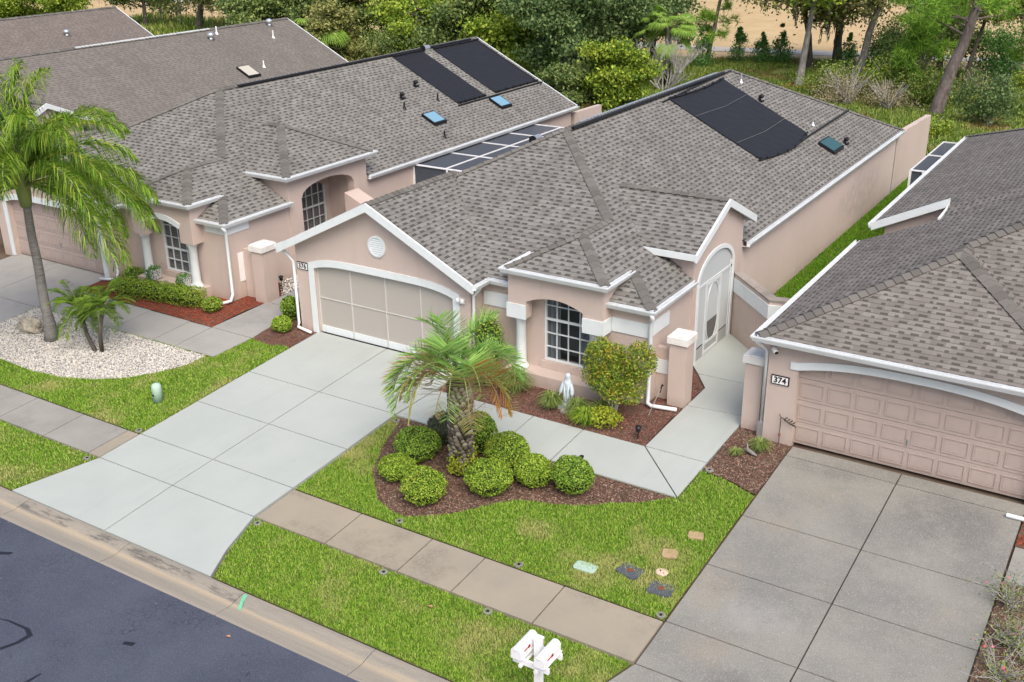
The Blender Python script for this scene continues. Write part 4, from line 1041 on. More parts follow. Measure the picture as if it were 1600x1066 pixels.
        rface(b, [(x1, y0, ze), (x1, y1, ze), (x1 - hy, ym, zr)], (-1, 0), msh); rface(b, [(x0, y0, ze), (x1, y0, ze), (x1 - hy, ym, zr), (x0, ym, zr)], (0, 1), msh)
        rface(b, [(x1, y1, ze), (x0, y1, ze), (x0, ym, zr), (x1 - hy, ym, zr)], (0, -1), msh)
        b.face([(x0 + 1, y0, ze - .12), (x0 + 1, y1, ze - .12), (x1, y1, ze - .12), (x1, y0, ze - .12)], M_SOFF)
        er = b.build('entry_roof', t, normals=False); c = MB()
        caps(c, (x1, y0, ze), (x1 - hy, ym, zr), (FR, RT), M_RC); caps(c, (x1, y1, ze), (x1 - hy, ym, zr), (RT, BK), M_RC); caps(c, (x1 - hy, ym, zr), (x1 - hy - .75, ym, zr), (FR, BK), M_RC)
        fix_cap(c.build('ridge_cap', er, normals=False))
        gutter([(X(5.95), y0, ze), (x1, y0, ze), (x1, y1, ze), (X(7.3), y1, ze)], er)
    return t, roof
M_STRAP = mat('strap_grey', (.20, .20, .21), .7)
M_KICK = mat('kick_grey', (.36, .37, .37), .7)
def garage_door(parent, P, u0, u1, arch, d, m, nrow=4, ncol=8):
    b = MB(); z0 = P0 + .015; H = 2.72 - z0; N = nrow
    rh = H / N; cw = (u1 - u0) / ncol
    for r in range(N):
        za, zc = z0 + r * rh + .006, z0 + (r + 1) * rh - .006
        bar(b, P, u0, u1, za, zc, d, d + .05, m)
        for c in range(ncol):
            a = u0 + c * cw + .045; e = u0 + (c + 1) * cw - .045; p = za + .085; q = zc - .085
            # raised frame and field of each panel
            for x in ((a, e, p, p + .022), (a, e, q - .022, q), (a, a + .022, p + .022, q - .022), (e - .022, e, p + .022, q - .022)): bar(b, P, *x, d - .016, d + .001, m)
            bar(b, P, a + .04, e - .04, p + .04, q - .04, d - .006, d + .001, m)
    o = b.build('garage_door', parent)
    h = MB(); u = (u0 + u1) / 2; bar(h, P, u - .015, u + .015, 1.22, 1.34, d - .05, d - .002, M_METAL); h.build('handle', o)
    return o
# ---------------------------------------------------------------- middle house (376)
mid, midroof = template(0.0, '376', 'middle pink stucco house with grey roof, white rimmed garage screen and number 376', 'mid')
Z0 = lambda x: roof_z(x)
solar_o = solar(mid, 2.52, 5.78, 21.45, 26.1, Z0, sag=.22)
for x, y0, y1 in ((3.5, 21.4, 26.1), (4.95, 21.45, 26.1)): hpipe(solar_o, [(x, y0, Z0(x) + .075), (x + .09, (y0 + y1) / 2, Z0(x + .09) + .07), (x, y1, Z0(x) + .075)], .006, M_STRAP, 'hold_down_strap')
hpipe(mid, [(5.80, 21.3, Z0(5.80) + .06), (5.98, 23.7, Z0(5.98) + .06), (5.90, 26.3, Z0(5.90) + .06), (5.86, 28.8, Z0(5.86) + .06), (5.82, 31.0, Z0(5.82) + .06)], .035)
hpipe(mid, [(2.55, 20.9, Z0(2.55) + .05), (2.42, 24, Z0(2.42) + .05), (2.3, 27.4, 5.74)], .028)
hpipe(mid, [(2.34, 15.3, 5.76), (2.34, 20, 5.77), (2.34, 26.6, 5.77)], .055)
b = MB(); b.box(2.10, 2.20, 16.0, 26.4, 5.75, 5.80, M_METAL); b.build('ridge_vent', mid)
skylight(mid, 6.30, 6.90, 25.75, 26.9, Z0, M_GLASSG)
vent_box(mid, 3.85, 26.37, Z0); vent_box(mid, 6.75, 27.47, Z0); pipe(mid, 2.86, 27.0, Z0); pipe(mid, 5.58, 27.29, Z0, .25)
drum(mid, .1, 17.0, 4.79)
downspout(mid, [(-3.42, 9.15, 3.0), (-3.30, 9.30, 2.75), (-3.13, 9.31, 2.6), (-3.13, 9.31, .75), (-3.10, 9.24, .66), (-2.55, 9.16, .63)])
downspout(mid, [(3.02, 9.65, 2.98), (2.93, 9.50, 2.80), (2.83, 9.42, 2.65), (2.83, 9.42, .65)])
downspout(mid, [(7.60, 9.68, 2.98), (7.56, 9.80, 2.84), (7.50, 9.86, 2.7), (7.50, 9.86, .82), (7.52, 9.80, .70), (7.62, 9.78, .66), (8.22, 9.93, .645)], .05)
b = MB(); b.box(2.44, 2.60, 9.31, 9.36, 2.42, 2.56, M_PVC); b.lathe((2.46, 9.25, 2.50), [(.055, 0), (.06, .06), (.02, .09)], M_PVC, 10); b.lathe((2.60, 9.25, 2.50), [(.055, 0), (.06, .06), (.02, .09)], M_PVC, 10); b.build('flood_light', mid)
# ---------------------------------------------------------------- left house (378)
left, leftroof = template(-13.8, '378', 'left pink stucco house with two dark roof mats, white columns and arched side porch', 'left')
Z8 = lambda x: roof_z(x, -11.6)
solar(left, -11.38, -8.13, 24.55, 26.6, Z8); solar(left, -11.34, -8.16, 27.35, 30.85, Z8)
hpipe(left, [(-8.02, 24.4, Z8(-8.02) + .05), (-8.02, 31.0, Z8(-8.02) + .05)], .03); hpipe(left, [(-11.48, 15.9, 5.75), (-11.48, 30.4, 5.75)], .05); hpipe(left, [(-11.2, 30.72, Z8(-11.2) + .05), (-9.6, 30.74, Z8(-9.6) + .05), (-7.9, 30.76, Z8(-7.9) + .05)], .02)
b = MB(); b.box(-11.72, -11.62, 16.2, 30.5, 5.74, 5.775, M_METAL); b.build('ridge_vent', left)
skylight(left, -8.05, -7.42, 21.95, 22.75, Z8, M_SKYL); skylight(left, -7.90, -7.25, 26.45, 27.25, Z8, M_SKYL)
vent_box(left, -9.65, 23.69, Z8); vent_box(left, -9.21, 22.22, Z8); drum(left, -11.42, 26.9, 5.66)
for x, y in ((-8.61, 23.81), (-8.64, 21.66), (-6.79, 21.69)): pipe(left, x, y, Z8, .26, M_BLACK)
downspout(left, [(-6.20, 9.68, 2.98), (-6.24, 9.80, 2.84), (-6.30, 9.86, 2.7), (-6.30, 9.86, .85), (-6.26, 9.72, .68), (-6.4, 9.55, .64), (-6.85, 9.42, .63)], .05)
downspout(left, [(-10.78, 9.65, 2.98), (-10.87, 9.50, 2.80), (-10.97, 9.42, 2.65), (-10.97, 9.42, .85), (-10.90, 9.25, .68), (-11.5, 9.1, .64)], .05)
b = MB(); b.box(-6.42, -6.36, 10.3, 10.7, 1.1, 2.0, M_PVC); b.build('meter_cabinet', left)
# cage roof between the two houses
def cage(parent, x0, x1, ys, z, xm=None, post=.045):
    b = MB(); zb = P0
    b.face([(x0, ys[0], z), (x1, ys[0], z), (x1, ys[-1], z), (x0, ys[-1], z)], M_CAGE)
    b.face([(x0, ys[0], zb), (x1, ys[0], zb), (x1, ys[0], z), (x0, ys[0], z)], M_CAGE)
    b.face([(x0, ys[0], zb), (x0, ys[-1], zb), (x0, ys[-1], z), (x0, ys[0], z)], M_CAGE)
    o = b.build('screen_enclosure', parent, normals=False); b = MB(); p = post
    for i, y in enumerate(ys):
        q = p * 1.0 if i == 0 else p * .4
        b.box(x0, x1, y - q, y + q, z + .003, z + .04, M_PVC)
    for x in ([x0, x1] + ([xm] if xm else [])): b.box(x - p * .42, x + p * .42, ys[0], ys[-1], z + .002, z + .038, M_PVC)
    for x in (x0, (x0 + x1) / 2, x1): b.box(x - p * .8, x + p * .8, ys[0] - p, ys[0] + p, zb, z, M_PVC)
    for y in ys[1:]: b.box(x0 - p, x0 + p, y - p, y + p, zb, z, M_PVC)
    b.box(x0, x1, ys[0] - p * .7, ys[0] + p * .7, 1.6, 1.68, M_PVC); b.box(x0 - p * .7, x0 + p * .7, ys[0], ys[-1], 1.6, 1.68, M_PVC)
    b.build('frame', o); return o
cage(left, -6.33, -3.35, [19.1, 21.3, 23.4, 25.4, 27.4], 2.88, -4.95)
# ---------------------------------------------------------------- far left houses
far, _ = template(-27.6, '380', 'pink house with faded brown roof just beyond the left house, white ridge strip', 'far')
Z80 = lambda x: roof_z(x, -25.4)
b = MB(); b.box(-25.47, -25.33, 19.7, 27.6, 5.73, 5.80, M_GUT); b.build('ridge_vent', far)
turbine(far, -24.57, 26.9, Z80); turbine(far, -24.97, 31.4, Z80); pipe(far, -25.0, 27.7, Z80, .35, M_PVC); pipe(far, -24.07, 30.68, Z80, .35, M_PVC); pipe(far, -22.1, 27.84, Z80, .3, M_PVC)
skylight(far, -22.3, -21.5, 26.2, 27.0, Z80, M_SKYT)
far2, _ = template(-41.6, '382', 'farthest house at top left with a faded reddish brown roof', 'farthest')
Z82 = lambda x: roof_z(x, -39.4)
b = MB(); b.box(-39.47, -39.33, 19.5, 25.3, 5.73, 5.80, M_GUT); b.build('ridge_vent', far2)
turbine(far2, -37.3, 28.0, Z82)
# ---------------------------------------------------------------- right house (374)
rt = empty('house', (15.7, 9.7, P0), 'pink stucco house on the right with plum grey roof, panelled garage door and number 374', 'house', 'houses along the street')
b = MB(); ex, ey, ez, m4 = 10.2, 9.45, 3.15, .445; MPs = MP; MP = m4
hx = 5.5; ax, ay, az = ex + 3.3, ey + 3.3, ez + m4 * 3.3; mx, mz = ex + hx, ez + m4 * hx
E0, AP = (ex, ey, ez), (ax, ay, az); R0 = (mx, ey + .6 + hx, mz); E1 = (ex + 6.6, ey, ez)
rface(b, [E0, E1, AP], (0, 1), M_SH4)                                     # garage hip front
nx0, ny0, ny1 = 12.12, 17.25, 18.4
zf = lambda x: ez + m4 * (x - ex)
rface(b, [E0, AP, (ax, ay + .6, az), R0, (mx, 18.39, mz), (nx0, 18.39, zf(nx0)), (nx0, ny0, zf(nx0)), (ex, ny0, ez)], (1, 0), M_SH4)
yv = ay + .6; GR = (ax, yv, az); R0b = R0
rface(b, [E1, (16.8, ey + .6, ez), GR, AP], (-1, 0), M_SH4)
rface(b, [GR, (16.8, ey + .6, ez), (22.0, ey + .6, ez), (22.0, ey + .6 + hx, mz), R0], (0, 1), M_SH4)
rface(b, [R0, (22, R0[1], mz), (22, 18.39, mz), (mx, 18.39, mz)], (0, -1), M_SH4)
roof4 = b.build('roof', rt, normals=False)
b = MB(); e2, z2 = 10.2, 3.32; MP = .414; zr2 = z2 + MP * 5.5; yb = 31.6
g4 = lambda x: z2 + MP * (x - e2)
rface(b, [(e2, 18.4, z2), (e2 + 5.5, 18.4, zr2), (e2 + 5.5, yb - 5.5, zr2), (e2, yb, z2)][::-1], (1, 0), M_SH4)
rface(b, [(e2, yb, z2), (e2 + 5.5, yb - 5.5, zr2), (e2 + 11.0, yb, z2)][::-1], (0, -1), M_SH4)
b.face([(e2 + 5.5, 18.4, zr2), (e2 + 11.0, 18.4, z2), (e2 + 11.0, yb, z2), (e2 + 5.5, yb - 5.5, zr2)], M_SH4)
rface(b, [(nx0, 17.5, zf(nx0) + .006), (e2 + 5.5, 17.5, zf(e2 + 5.5) + .006), (e2 + 5.5, 18.4, zr2 + .004), (nx0, 18.4, g4(nx0) + .004)], (-1, 0), M_SH4)
b.build('rear_roof', rt, normals=False)
c = MB(); caps(c, E0, AP, (((1, 0), m4), ((0, 1), m4)), M_RC4, w=.18); caps(c, AP, (ax, ay + .6, az), (((1, 0), m4), ((-1, 0), m4)), M_RC4, w=.18); caps(c, (ax, ay + .6, az), R0, (((1, 0), m4), ((0, 1), m4)), M_RC4, w=.18); caps(c, E1, AP, (((0, 1), m4), ((-1, 0), m4)), M_RC4, w=.18)
fix_cap(c.build('ridge_cap', roof4, normals=False)); c = MB(); caps(c, (e2, yb, z2), (e2 + 5.5, yb - 5.5, zr2), (((0, -1), m4), ((1, 0), m4)), M_RC4)
fix_cap(c.build('ridge_cap', roof4, normals=False))
MP = MPs
gutter([(ex, ny0, ez), (ex, ey, ez), (ex + 6.6, ey, ez)], roof4)
gutter([(e2, yb, z2), (e2, 18.4, z2)], roof4)
b = MB(); rake(b, (e2 - .02, 18.4, z2 + .02), (nx0 + .02, 18.4, g4(nx0) + .02), .2, .05); b.hexa([(nx0 - .03, ny0, zf(nx0) - .05), (nx0 + .03, ny0, zf(nx0) - .05), (nx0 + .03, 18.34, zf(nx0) - .05), (nx0 - .03, 18.34, zf(nx0) - .05),
      (nx0 - .03, ny0, zf(nx0) + .05), (nx0 + .03, ny0, zf(nx0) + .05), (nx0 + .03, 18.34, zf(nx0) + .10), (nx0 - .03, 18.34, zf(nx0) + .10)], M_WHITE); b.build('rake_board', roof4)
P4 = wallp((0, 9.70), (1, 0), (0, -1))
b = MB(); a4 = lambda u: 2.42 + .26 * (1 - min(1, abs((u - 13.48) / 2.42)) ** 2.6)
zb = P0 - .25
arch_wall(b, P4, 10.40, 16.6, zb, lambda u: 3.13, 11.06, 15.90, a4, .3, M_PINKY, N=28)
b.box(10.40, 10.70, 10.002, 17.2, zb, 3.1, M_PINKY); b.hexa([(10.5, 18.6, zb), (12.12, 18.6, zb), (12.12, 18.8, zb), (10.5, 18.8, zb), (10.5, 18.6, 3.36), (12.12, 18.6, 4.1), (12.12, 18.8, 4.1), (10.5, 18.8, 3.36)], M_PINKY); b.box(10.5, 10.8, 18.81, 31.4, zb, 3.3, M_PINKY); b.box(10.71, 12.3, 16.95, 17.2, zb, 3.1, M_PINKY)
b.box(12.13, 12.3, 17.21, 18.59, zb, 3.85, M_PINKY)
b.build('wall', rt)
b = MB(); ribbon(b, P4, [(16.05 - 5.15 * i / 30, a4(max(11.06, min(15.9, 16.05 - 5.15 * i / 30)))) for i in range(31)], .17, .035, M_WHITE, -1); b.build('arch_trim', rt)
garage_door(rt, P4, 11.06, 15.90, a4, .16, M_GDOOR, 4, 8)
number_plate(rt, 10.70, 9.70, 2.10, '374')
downspout(rt, [(10.17, 9.42, 3.02), (10.28, 9.60, 2.85), (10.33, 9.75, 2.7), (10.33, 9.80, .95)], .045)
b = MB(); b.box(10.26, 10.40, 9.72, 9.88, .55, .95, M_METAL); b.build('drain_boot', rt)
b = MB(); b.tube([(10.56, 9.69, 2.86), (10.56, 9.60, 2.84)], .03, M_PVC, 8); b.tube([(10.52, 9.60, 2.85), (10.62, 9.50, 2.80)], .055, M_PVC, 12); b.tube([(10.62, 9.50, 2.80), (10.625, 9.495, 2.797)], .045, M_BLACK, 12); b.build('security_camera', rt)
b = MB(); b.box(10.98, 11.02, 9.66, 9.7, 2.55, 2.75, M_PVC); b.lathe((10.98, 9.6, 2.6), [(.05, 0), (.055, .06), (.02, .09)], M_PVC, 10)
cage(rt, 9.35, 10.2, [26.5, 29.1, 31.6], 3.0)
# ---------------------------------------------------------------- walls and piers between houses
def garden_wall(path, h0, h1, band, label, cap=True):
    t = empty('garden_wall', (*path[0], P0), label, 'wall', None); b = MB()
    b.sweep([(x, y, 0) for x, y in path], [(0, P0 - .2), (0, h1 - .05), (-.24, h1 - .05), (-.24, P0 - .2)], M_PINK); b.build('wall_body', t)
    b = MB(); b.sweep([(x, y, h1) for x, y in path], [(.02, -.048), (.02, .0), (-.26, .0), (-.26, -.048)], M_WCAP); b.build('coping', t)
    if band: b = MB(); b.sweep([(x, y, 0) for x, y in path], [(.0, band[0]), (.03, band[0]), (.03, band[1]), (.0, band[1])], M_WHITE); b.build('trim_band', t)
    return t
M_WCAP = mat('weathered_coping', rough=1, fn=sh_concrete((.36, .32, .29), (.20, .18, .16), .2, .8))
garden_wall([(7.47, 15.18), (9.02, 13.62), (9.30, 13.70), (10.39, 13.85)], 0, 2.38, (1.86, 2.24), 'pink garden wall with white band between the arched screen and the garage numbered 374')
t = empty('garden_wall', (7.3, 32.3, P0), 'tall plain pink wall running on behind the middle house to the trees', 'wall'); b = MB(); b.hexa([(7.20, 32.55, .4), (7.42, 32.55, .4), (7.42, 38.5, .4), (7.20, 38.5, .4), (7.20, 32.55, 2.92), (7.42, 32.55, 2.92), (7.42, 38.5, 2.70), (7.20, 38.5, 2.70)], M_PINK)
b.build('wall_body', t); b = MB(); b.box(7.39, 7.432, 32.50, 32.548, .5, 2.95, M_WCAP); b.build('joint', t)
b = MB(); b.hexa([(-6.6, 31.1, .4), (-6.38, 31.1, .4), (-6.38, 33.7, .4), (-6.6, 33.7, .4), (-6.6, 31.1, 2.75), (-6.38, 31.1, 2.75), (-6.38, 33.7, 2.7), (-6.6, 33.7, 2.7)], M_PINK)
tag(b.build('garden_wall'), 'plain pink wall running on behind the left house with the dark mats', 'wall')
def pier(x0, x1, y0, y1, ztop, label):
    t = empty('entry_pier', ((x0 + x1) / 2, (y0 + y1) / 2, P0), label, 'pillar', 'stucco piers beside the front walks')
    b = MB(); b.box(x0, x1, y0, y1, P0 - .1, ztop - .2, M_PINK); b.build('shaft', t)
    b = MB(); b.box(x0 - .05, x1 + .05, y0 - .05, y1 + .05, ztop - .2, ztop - .03, M_CAP); b.box(x0 - .02, x1 + .02, y0 - .02, y1 + .02, ztop - .03, ztop, M_CAP); b.build('cap', t)
    return t
pier(7.84, 8.26, 10.2, 10.68, 2.38, 'pink pier with stained white cap beside the nandina shrub')
pier(9.79, 10.20, 9.98, 10.40, 2.42, 'pink pier with white cap touching the garage numbered 374')
pier(-5.80, -5.36, 10.3, 10.85, 2.38, 'pink pier with clean white cap beside the walk of the left house')
b = MB(); b.box(7.42, 7.84, 10.45, 10.62, P0 - .1, 1.9, M_PINK); b.box(7.42, 7.84, 10.42, 10.45, 1.25, 1.6, M_WHITE)
tag(b.build('garden_wall'), 'short pink wing wall joining the stained pier to the middle house', 'wall')
b = MB(); b.box(-6.36, -5.80, 10.5, 10.7, P0 - .1, 2.1, M_PINK); tag(b.build('garden_wall'), 'short pink wing wall joining the clean pier to the left house', 'wall')
# ================================================================ PLANTS
def frond(az, el, L, droop, nl, ll, lw, m_up=.0, spread=.9, hang=.5, plume=.0, wind=(0, 0, 0), origin=(0, 0, 0), tipcurl=1.0, petiole=.12, fold=.35, rr=.016, prof=None, fwd=(.45, .75)):
    """returns rachis points and leaflet quads (V,F); each leaflet is two quads"""
    n = 26; p = np.array(origin, float); d = np.array([math.cos(az) * math.cos(el), math.sin(az) * math.cos(el), math.sin(el)]); pts = [p.copy()]
    for i in range(n):
        t = i / n
        d = d + np.array([0, 0, -1.0]) * droop / n * (.4 + 1.5 * t * tipcurl) + np.array(wind) / n; d /= np.linalg.norm(d)
        p = p + d * L / n; pts.append(p.copy())
    pts = np.array(pts); T = np.gradient(pts, axis=0); T = unit(T)
    ts = RNG.uniform(petiole, 1, nl); ts.sort()
    idx = ts * n; i0 = np.minimum(idx.astype(int), n - 1); f = (idx - i0)[:, None]
    P = pts[i0] * (1 - f) + pts[i0 + 1] * f; D = unit(T[i0] * (1 - f) + T[i0 + 1] * f)
    side = np.where(np.arange(nl) % 2 == 0, 1.0, -1.0)[:, None]
    up = np.array([0, 0, 1.0]); Sd = unit(np.cross(D, up) + 1e-6)
    U = np.cross(Sd, D)
    ln = (ll * (prof(ts) if prof else np.sin(np.pi * np.clip((ts - petiole) / (1 - petiole) * .86 + .12, 0, 1)) ** .6) * RNG.uniform(.8, 1.12, nl))[:, None]
    ang = RNG.normal(0, plume, nl)[:, None] + fold
    v = unit(Sd * side * spread * np.cos(ang) + U * np.sin(ang) * 1.0 + D * RNG.uniform(*fwd, (nl, 1)) + up * m_up)
    v2 = unit(v + np.array([0, 0, -1.0]) * hang * RNG.uniform(.6, 1.4, (nl, 1)) + np.array(wind) * .25)
    v3 = unit(v2 + np.array([0, 0, -1.0]) * hang * 1.2 + np.array(wind) * .3)
    w = unit(np.cross(v, D + .001)) * lw
    w = np.where(np.abs(np.sum(w * v, 1, keepdims=True)) > .9, Sd * lw, w)
    A = P; B = P + v * ln * .4; C = B + v2 * ln * .35; E_ = C + v3 * ln * .25
    V = np.stack([A - w * .5, A + w * .5, B + w, B - w, C + w * .8, C - w * .8, E_ + w * .1, E_ - w * .1], 1)
    F = np.array([[0, 1, 2, 3], [3, 2, 4, 5], [5, 4, 6, 7]])
    Fs = (F[None] + (np.arange(nl) * 8)[:, None, None]).reshape(-1, 4)
    return pts, V.reshape(-1, 3), Fs
def frond_obj(parent, m, mr, name='frond', rr=.016, label=None, **k):
    pts, V, F = frond(**k)
    b = MB(); n = len(pts); sel = pts[::3] if n > 12 else pts
    b.tube([tuple(p) for p in sel], [rr * (1 - .8 * i / len(sel)) for i in range(len(sel))], mr, 5)
    q = [f for f in b.f if len(f) == 4]; RV = np.array(b.v); RF = np.array(q)
    VV, FF, MI = merge([(V, F), (RV, RF)])
    return npmesh(name, VV, FF, [m, mr], parent, MI, **({'label': label} if label else {}))
M_RACH = mat('rachis_yellow', (.42, .38, .10), .6); M_RACHG = mat('rachis_green', (.25, .30, .10), .6); M_RACHB = mat('rachis_brown', (.28, .19, .10), .7)
def trunk_tube(parent, path, rad, m, n=14, name='trunk', **k):
    b = MB(); b.tube(path, rad, m, n); return b.build(name, parent, smooth=True, **k)
# ---- queen palm
qx, qy = -9.1, 5.5; t = empty('queen_palm', (qx, qy, gz(qy)), 'tall palm with drooping feathery fronds over the white rock bed', 'palm tree')
z0 = gz(qy); n = 14
trunk_tube(t, [(qx + .02 * math.sin(i), qy, z0 - .05 + (4.0) * i / n) for i in range(n + 1)], [.22 - .004 * min(i, 3) * 6 - .003 * i for i in range(n + 1)], M_PALMT)
b = MB(); b.tube([(qx, qy, z0 + 3.9), (qx, qy, z0 + 4.3), (qx, qy, z0 + 4.9), (qx + .05, qy, z0 + 5.5)], [.15, .19, .16, .05], M_RACHG, 12); b.build('crownshaft', t, smooth=True)
cz = z0 + 4.45
def boots(t, x, y, zb, zt, r0, r1, rows, per, m, size=.1, out=.5):
    L = []
    for i in range(rows):
        z = zb + (zt - zb) * i / rows; r = r0 + (r1 - r0) * i / rows
        for j in range(per):
            a = 2 * math.pi * (j + .5 * (i % 2)) / per + i * .13 + random.uniform(-.06, .06); s = size * random.uniform(.8, 1.15)
            ca, sa = math.cos(a), math.sin(a); wx, wy = -sa, ca
            B0 = np.array([x + ca * r * .85, y + sa * r * .85, z - s * .3]); o = np.array([ca, sa, 0]); wv = np.array([wx, wy, 0]); up = np.array([0, 0, 1.0])
            tip = B0 + o * (r * .15 + s * out) + up * s * 1.05
            q = [B0 - wv * s * .62, B0 + wv * s * .62, B0 + o * s * out * .8 + up * s * .15 + wv * s * .5, B0 + o * s * out * .8 + up * s * .15 - wv * s * .5,
                 tip - wv * s * .36, tip + wv * s * .36, tip - o * s * .45 + up * .01 - wv * s * .3, tip - o * s * .45 + up * .01 + wv * s * .3]
            F = [[0, 1, 2, 3], [3, 2, 5, 4], [4, 5, 7, 6], [0, 3, 4, 6], [1, 7, 5, 2]]
            L.append((np.array(q), np.array(F)))
    V, F, _ = merge(L); return npmesh('leaf_boots', V, F, m, t)
wind = (.55, -.28, 0)
spec = []
for i in range(17): spec.append((i * 2.4 + .3, random.uniform(.85, 1.4), random.uniform(3.4, 4.1), random.uniform(1.5, 2.0)))
for i in range(17):
    az = i * 2.4 + 1.1; d_ = (az + .57 + math.pi) % (2 * math.pi) - math.pi
    if abs(d_) > .5: spec.append((az, random.uniform(.2, .65), random.uniform(3.4, 4.1), random.uniform(1.4, 1.9)))
spec += [(.05, .30, 4.5, 1.8), (.25, .15, 4.3, 1.7), (.45, .55, 4.5, 1.8), (.8, .6, 4.2, 1.7), (-1.35, .15, 4.2, 1.7), (-1.65, .3, 4.4, 1.9), (-2.0, .15, 4.2, 1.8), (-2.4, .3, 4.2, 1.9), (-.05, .75, 4.3, 1.9), (-1.2, .7, 4.2, 2.1)]
for i, (az, el, L, dr) in enumerate(spec):
    frond_obj(t, M_QP, M_RACH if i % 4 == 0 else M_RACHG, rr=.035, az=az, el=el, L=L, droop=dr, nl=280, ll=.74, lw=.014, spread=.8, hang=1.25, plume=.5, wind=wind, origin=(qx, qy, cz), fold=.15, petiole=.16)
for az in (.4, 2.2): frond_obj(t, M_PIND, M_RACHB, name='dead_frond', rr=.05, az=az, el=.9, L=1.2, droop=.3, nl=8, ll=.2, lw=.01, origin=(qx, qy, cz))
# ---- pindo palm
px_, py_ = 5.20, 5.38; z0 = gz(py_); t = empty('pindo_palm', (px_, py_, z0), 'stout palm with knobbly trunk and curled green and orange fronds among round bushes', 'palm tree')
trunk_tube(t, [(px_, py_, z0 - .05), (px_, py_, z0 + .4), (px_, py_, z0 + 1.1), (px_, py_, z0 + 2.0), (px_, py_, z0 + 2.4)], [.27, .20, .19, .21, .12], M_BARK)
boots(t, px_, py_, z0 + .02, z0 + 2.1, .22, .20, 24, 11, M_BOOT, .105, .8)
b = MB(); V, F = leafquads(np.stack([px_ + .32 * np.cos(a := RNG.uniform(-2.2, .6, 500)) * RNG.uniform(.9, 1.15, 500), py_ + .32 * np.sin(a), z0 + .05 + np.abs(RNG.normal(0, .28, 500))], 1), .03, 0, .7)
npmesh('climbing_vine', V, F, M_LIME, t)
cz = z0 + 2.30
ps = []
for i in range(5): ps.append((i * 2.4 + .2, random.uniform(1.15, 1.45), random.uniform(1.5, 1.9), random.uniform(1.8, 2.6), 0))
for i in range(9): ps.append((i * 2.4 + .9, random.uniform(.8, 1.1), random.uniform(1.8, 2.15), random.uniform(3.3, 4.6), 0))
for i in range(4): ps.append((i * 2.4 + 1.7, random.uniform(.5, .8), random.uniform(1.7, 2.0), random.uniform(3.2, 4.2), 1))
for a_ in (-2.7, -1.5, -.6, 2.8): ps.append((a_, random.uniform(.3, .6), random.uniform(1.4, 1.7), random.uniform(2.6, 3.6), 2))
ps += [(-.25, .75, 2.0, 3.6, 3), (-.02, .6, 1.9, 3.2, 3), (3.6, .9, 2.4, 4.4, 2), (-1.9, .8, 2.2, 4.4, 1), (-2.6, .9, 2.5, 4.8, 0), (-.8, .7, 2.1, 4.0, 1), (3.9, .7, 2.3, 4.2, 0)]
mm = [(M_PIN, M_RACHG), (M_PINY, M_RACHG), (M_PIND, M_RACHB), (M_PINO, M_RACHB)]
for az, el, L, dr, k in ps:
    L *= .92
    frond_obj(t, mm[k][0], mm[k][1], name=('frond', 'frond', 'dead_frond', 'orange_frond')[k], rr=.02, az=az, el=el, L=L, droop=dr, nl=84, ll=.56, lw=.0115, spread=.95, hang=.02, plume=.06, origin=(px_, py_, cz), fold=.55, petiole=.20, tipcurl=.7, fwd=(.15, .45))
# ---- pygmy palms
t = empty('pygmy_palm', (-7.2, 5.6, .35), 'small palm with two slanting stems on white rock beside the tall palm', 'palm tree')
for (bx, by), (tx, ty, h) in (((-7.26, 5.56), (-7.95, 5.75, 1.05)), ((-7.10, 5.64), (-7.0, 5.8, 1.25))):
    zz = gz(by); trunk_tube(t, [(bx, by, zz - .03), (bx * .6 + tx * .4, by, zz + h * .45), (tx, ty, zz + h)], [.06, .055, .075], M_BARK, 10)
    for i in range(26): frond_obj(t, M_PYG, M_RACHG, rr=.01, az=i * 2.4, el=random.uniform(-.2, 1.3), L=random.uniform(.75, 1.1), droop=random.uniform(1.2, 2.0), nl=90, ll=.24, lw=.009, hang=.25, origin=(tx, ty, zz + h), fold=.25, petiole=.15)
# ---- clipped bushes
def bush(x, y, rx, ry, h, m, label, n=7600, size=.0185, name='round_bush', cat='bush', group=None, z=None, lump=.10, box=False, loose=.0, core=True):
    z0 = gz(y) if z is None else z; t = empty(name, (x, y, z0), label, cat, group)
    D = sphere(n); D[:, 2] = np.abs(D[:, 2]) * np.where(RNG.random(n) < .25, -1, 1)
    if box: D = D / (np.max(np.abs(D), 1, keepdims=True) ** .75)
    ph = RNG.uniform(0, 6, 6); lum = 1 + lump * (np.sin(D[:, 0] * 7 + ph[0]) * np.sin(D[:, 1] * 6 + ph[1]) * np.cos(D[:, 2] * 8 + ph[2])) + .09 * np.sin(D[:, 0] * 2.6 + ph[3]) * np.sin(D[:, 1] * 2.3 + ph[4]) + RNG.normal(0, .03 + loose, n)
    R_ = np.array([rx, ry, h / 2]); C = D * R_ * lum[:, None] + np.array([x, y, z0 + h * .52])
    k = C[:, 2] > z0 + .02; C = C[k]; Dn = unit(D[k] / R_)
    V, F = leafquads(C, size, .15, .6, Dn, .45); npmesh('foliage', V, F, m, t)
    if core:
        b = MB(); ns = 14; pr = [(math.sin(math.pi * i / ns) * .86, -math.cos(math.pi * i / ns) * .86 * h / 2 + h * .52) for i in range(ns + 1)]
        b.lathe((x, y, z0), [(max(.01, r), zz) for r, zz in pr], M_CORE, 18, rx, ry); b.build('dark_filler', t, smooth=True)  # solid dark core added against see-through, coloured like the bush's shaded inside
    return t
M_CORE = mat('filler_core', (.035, .045, .018), 1)
random.seed(99)
gb = 'clipped round bushes under the pindo palm'
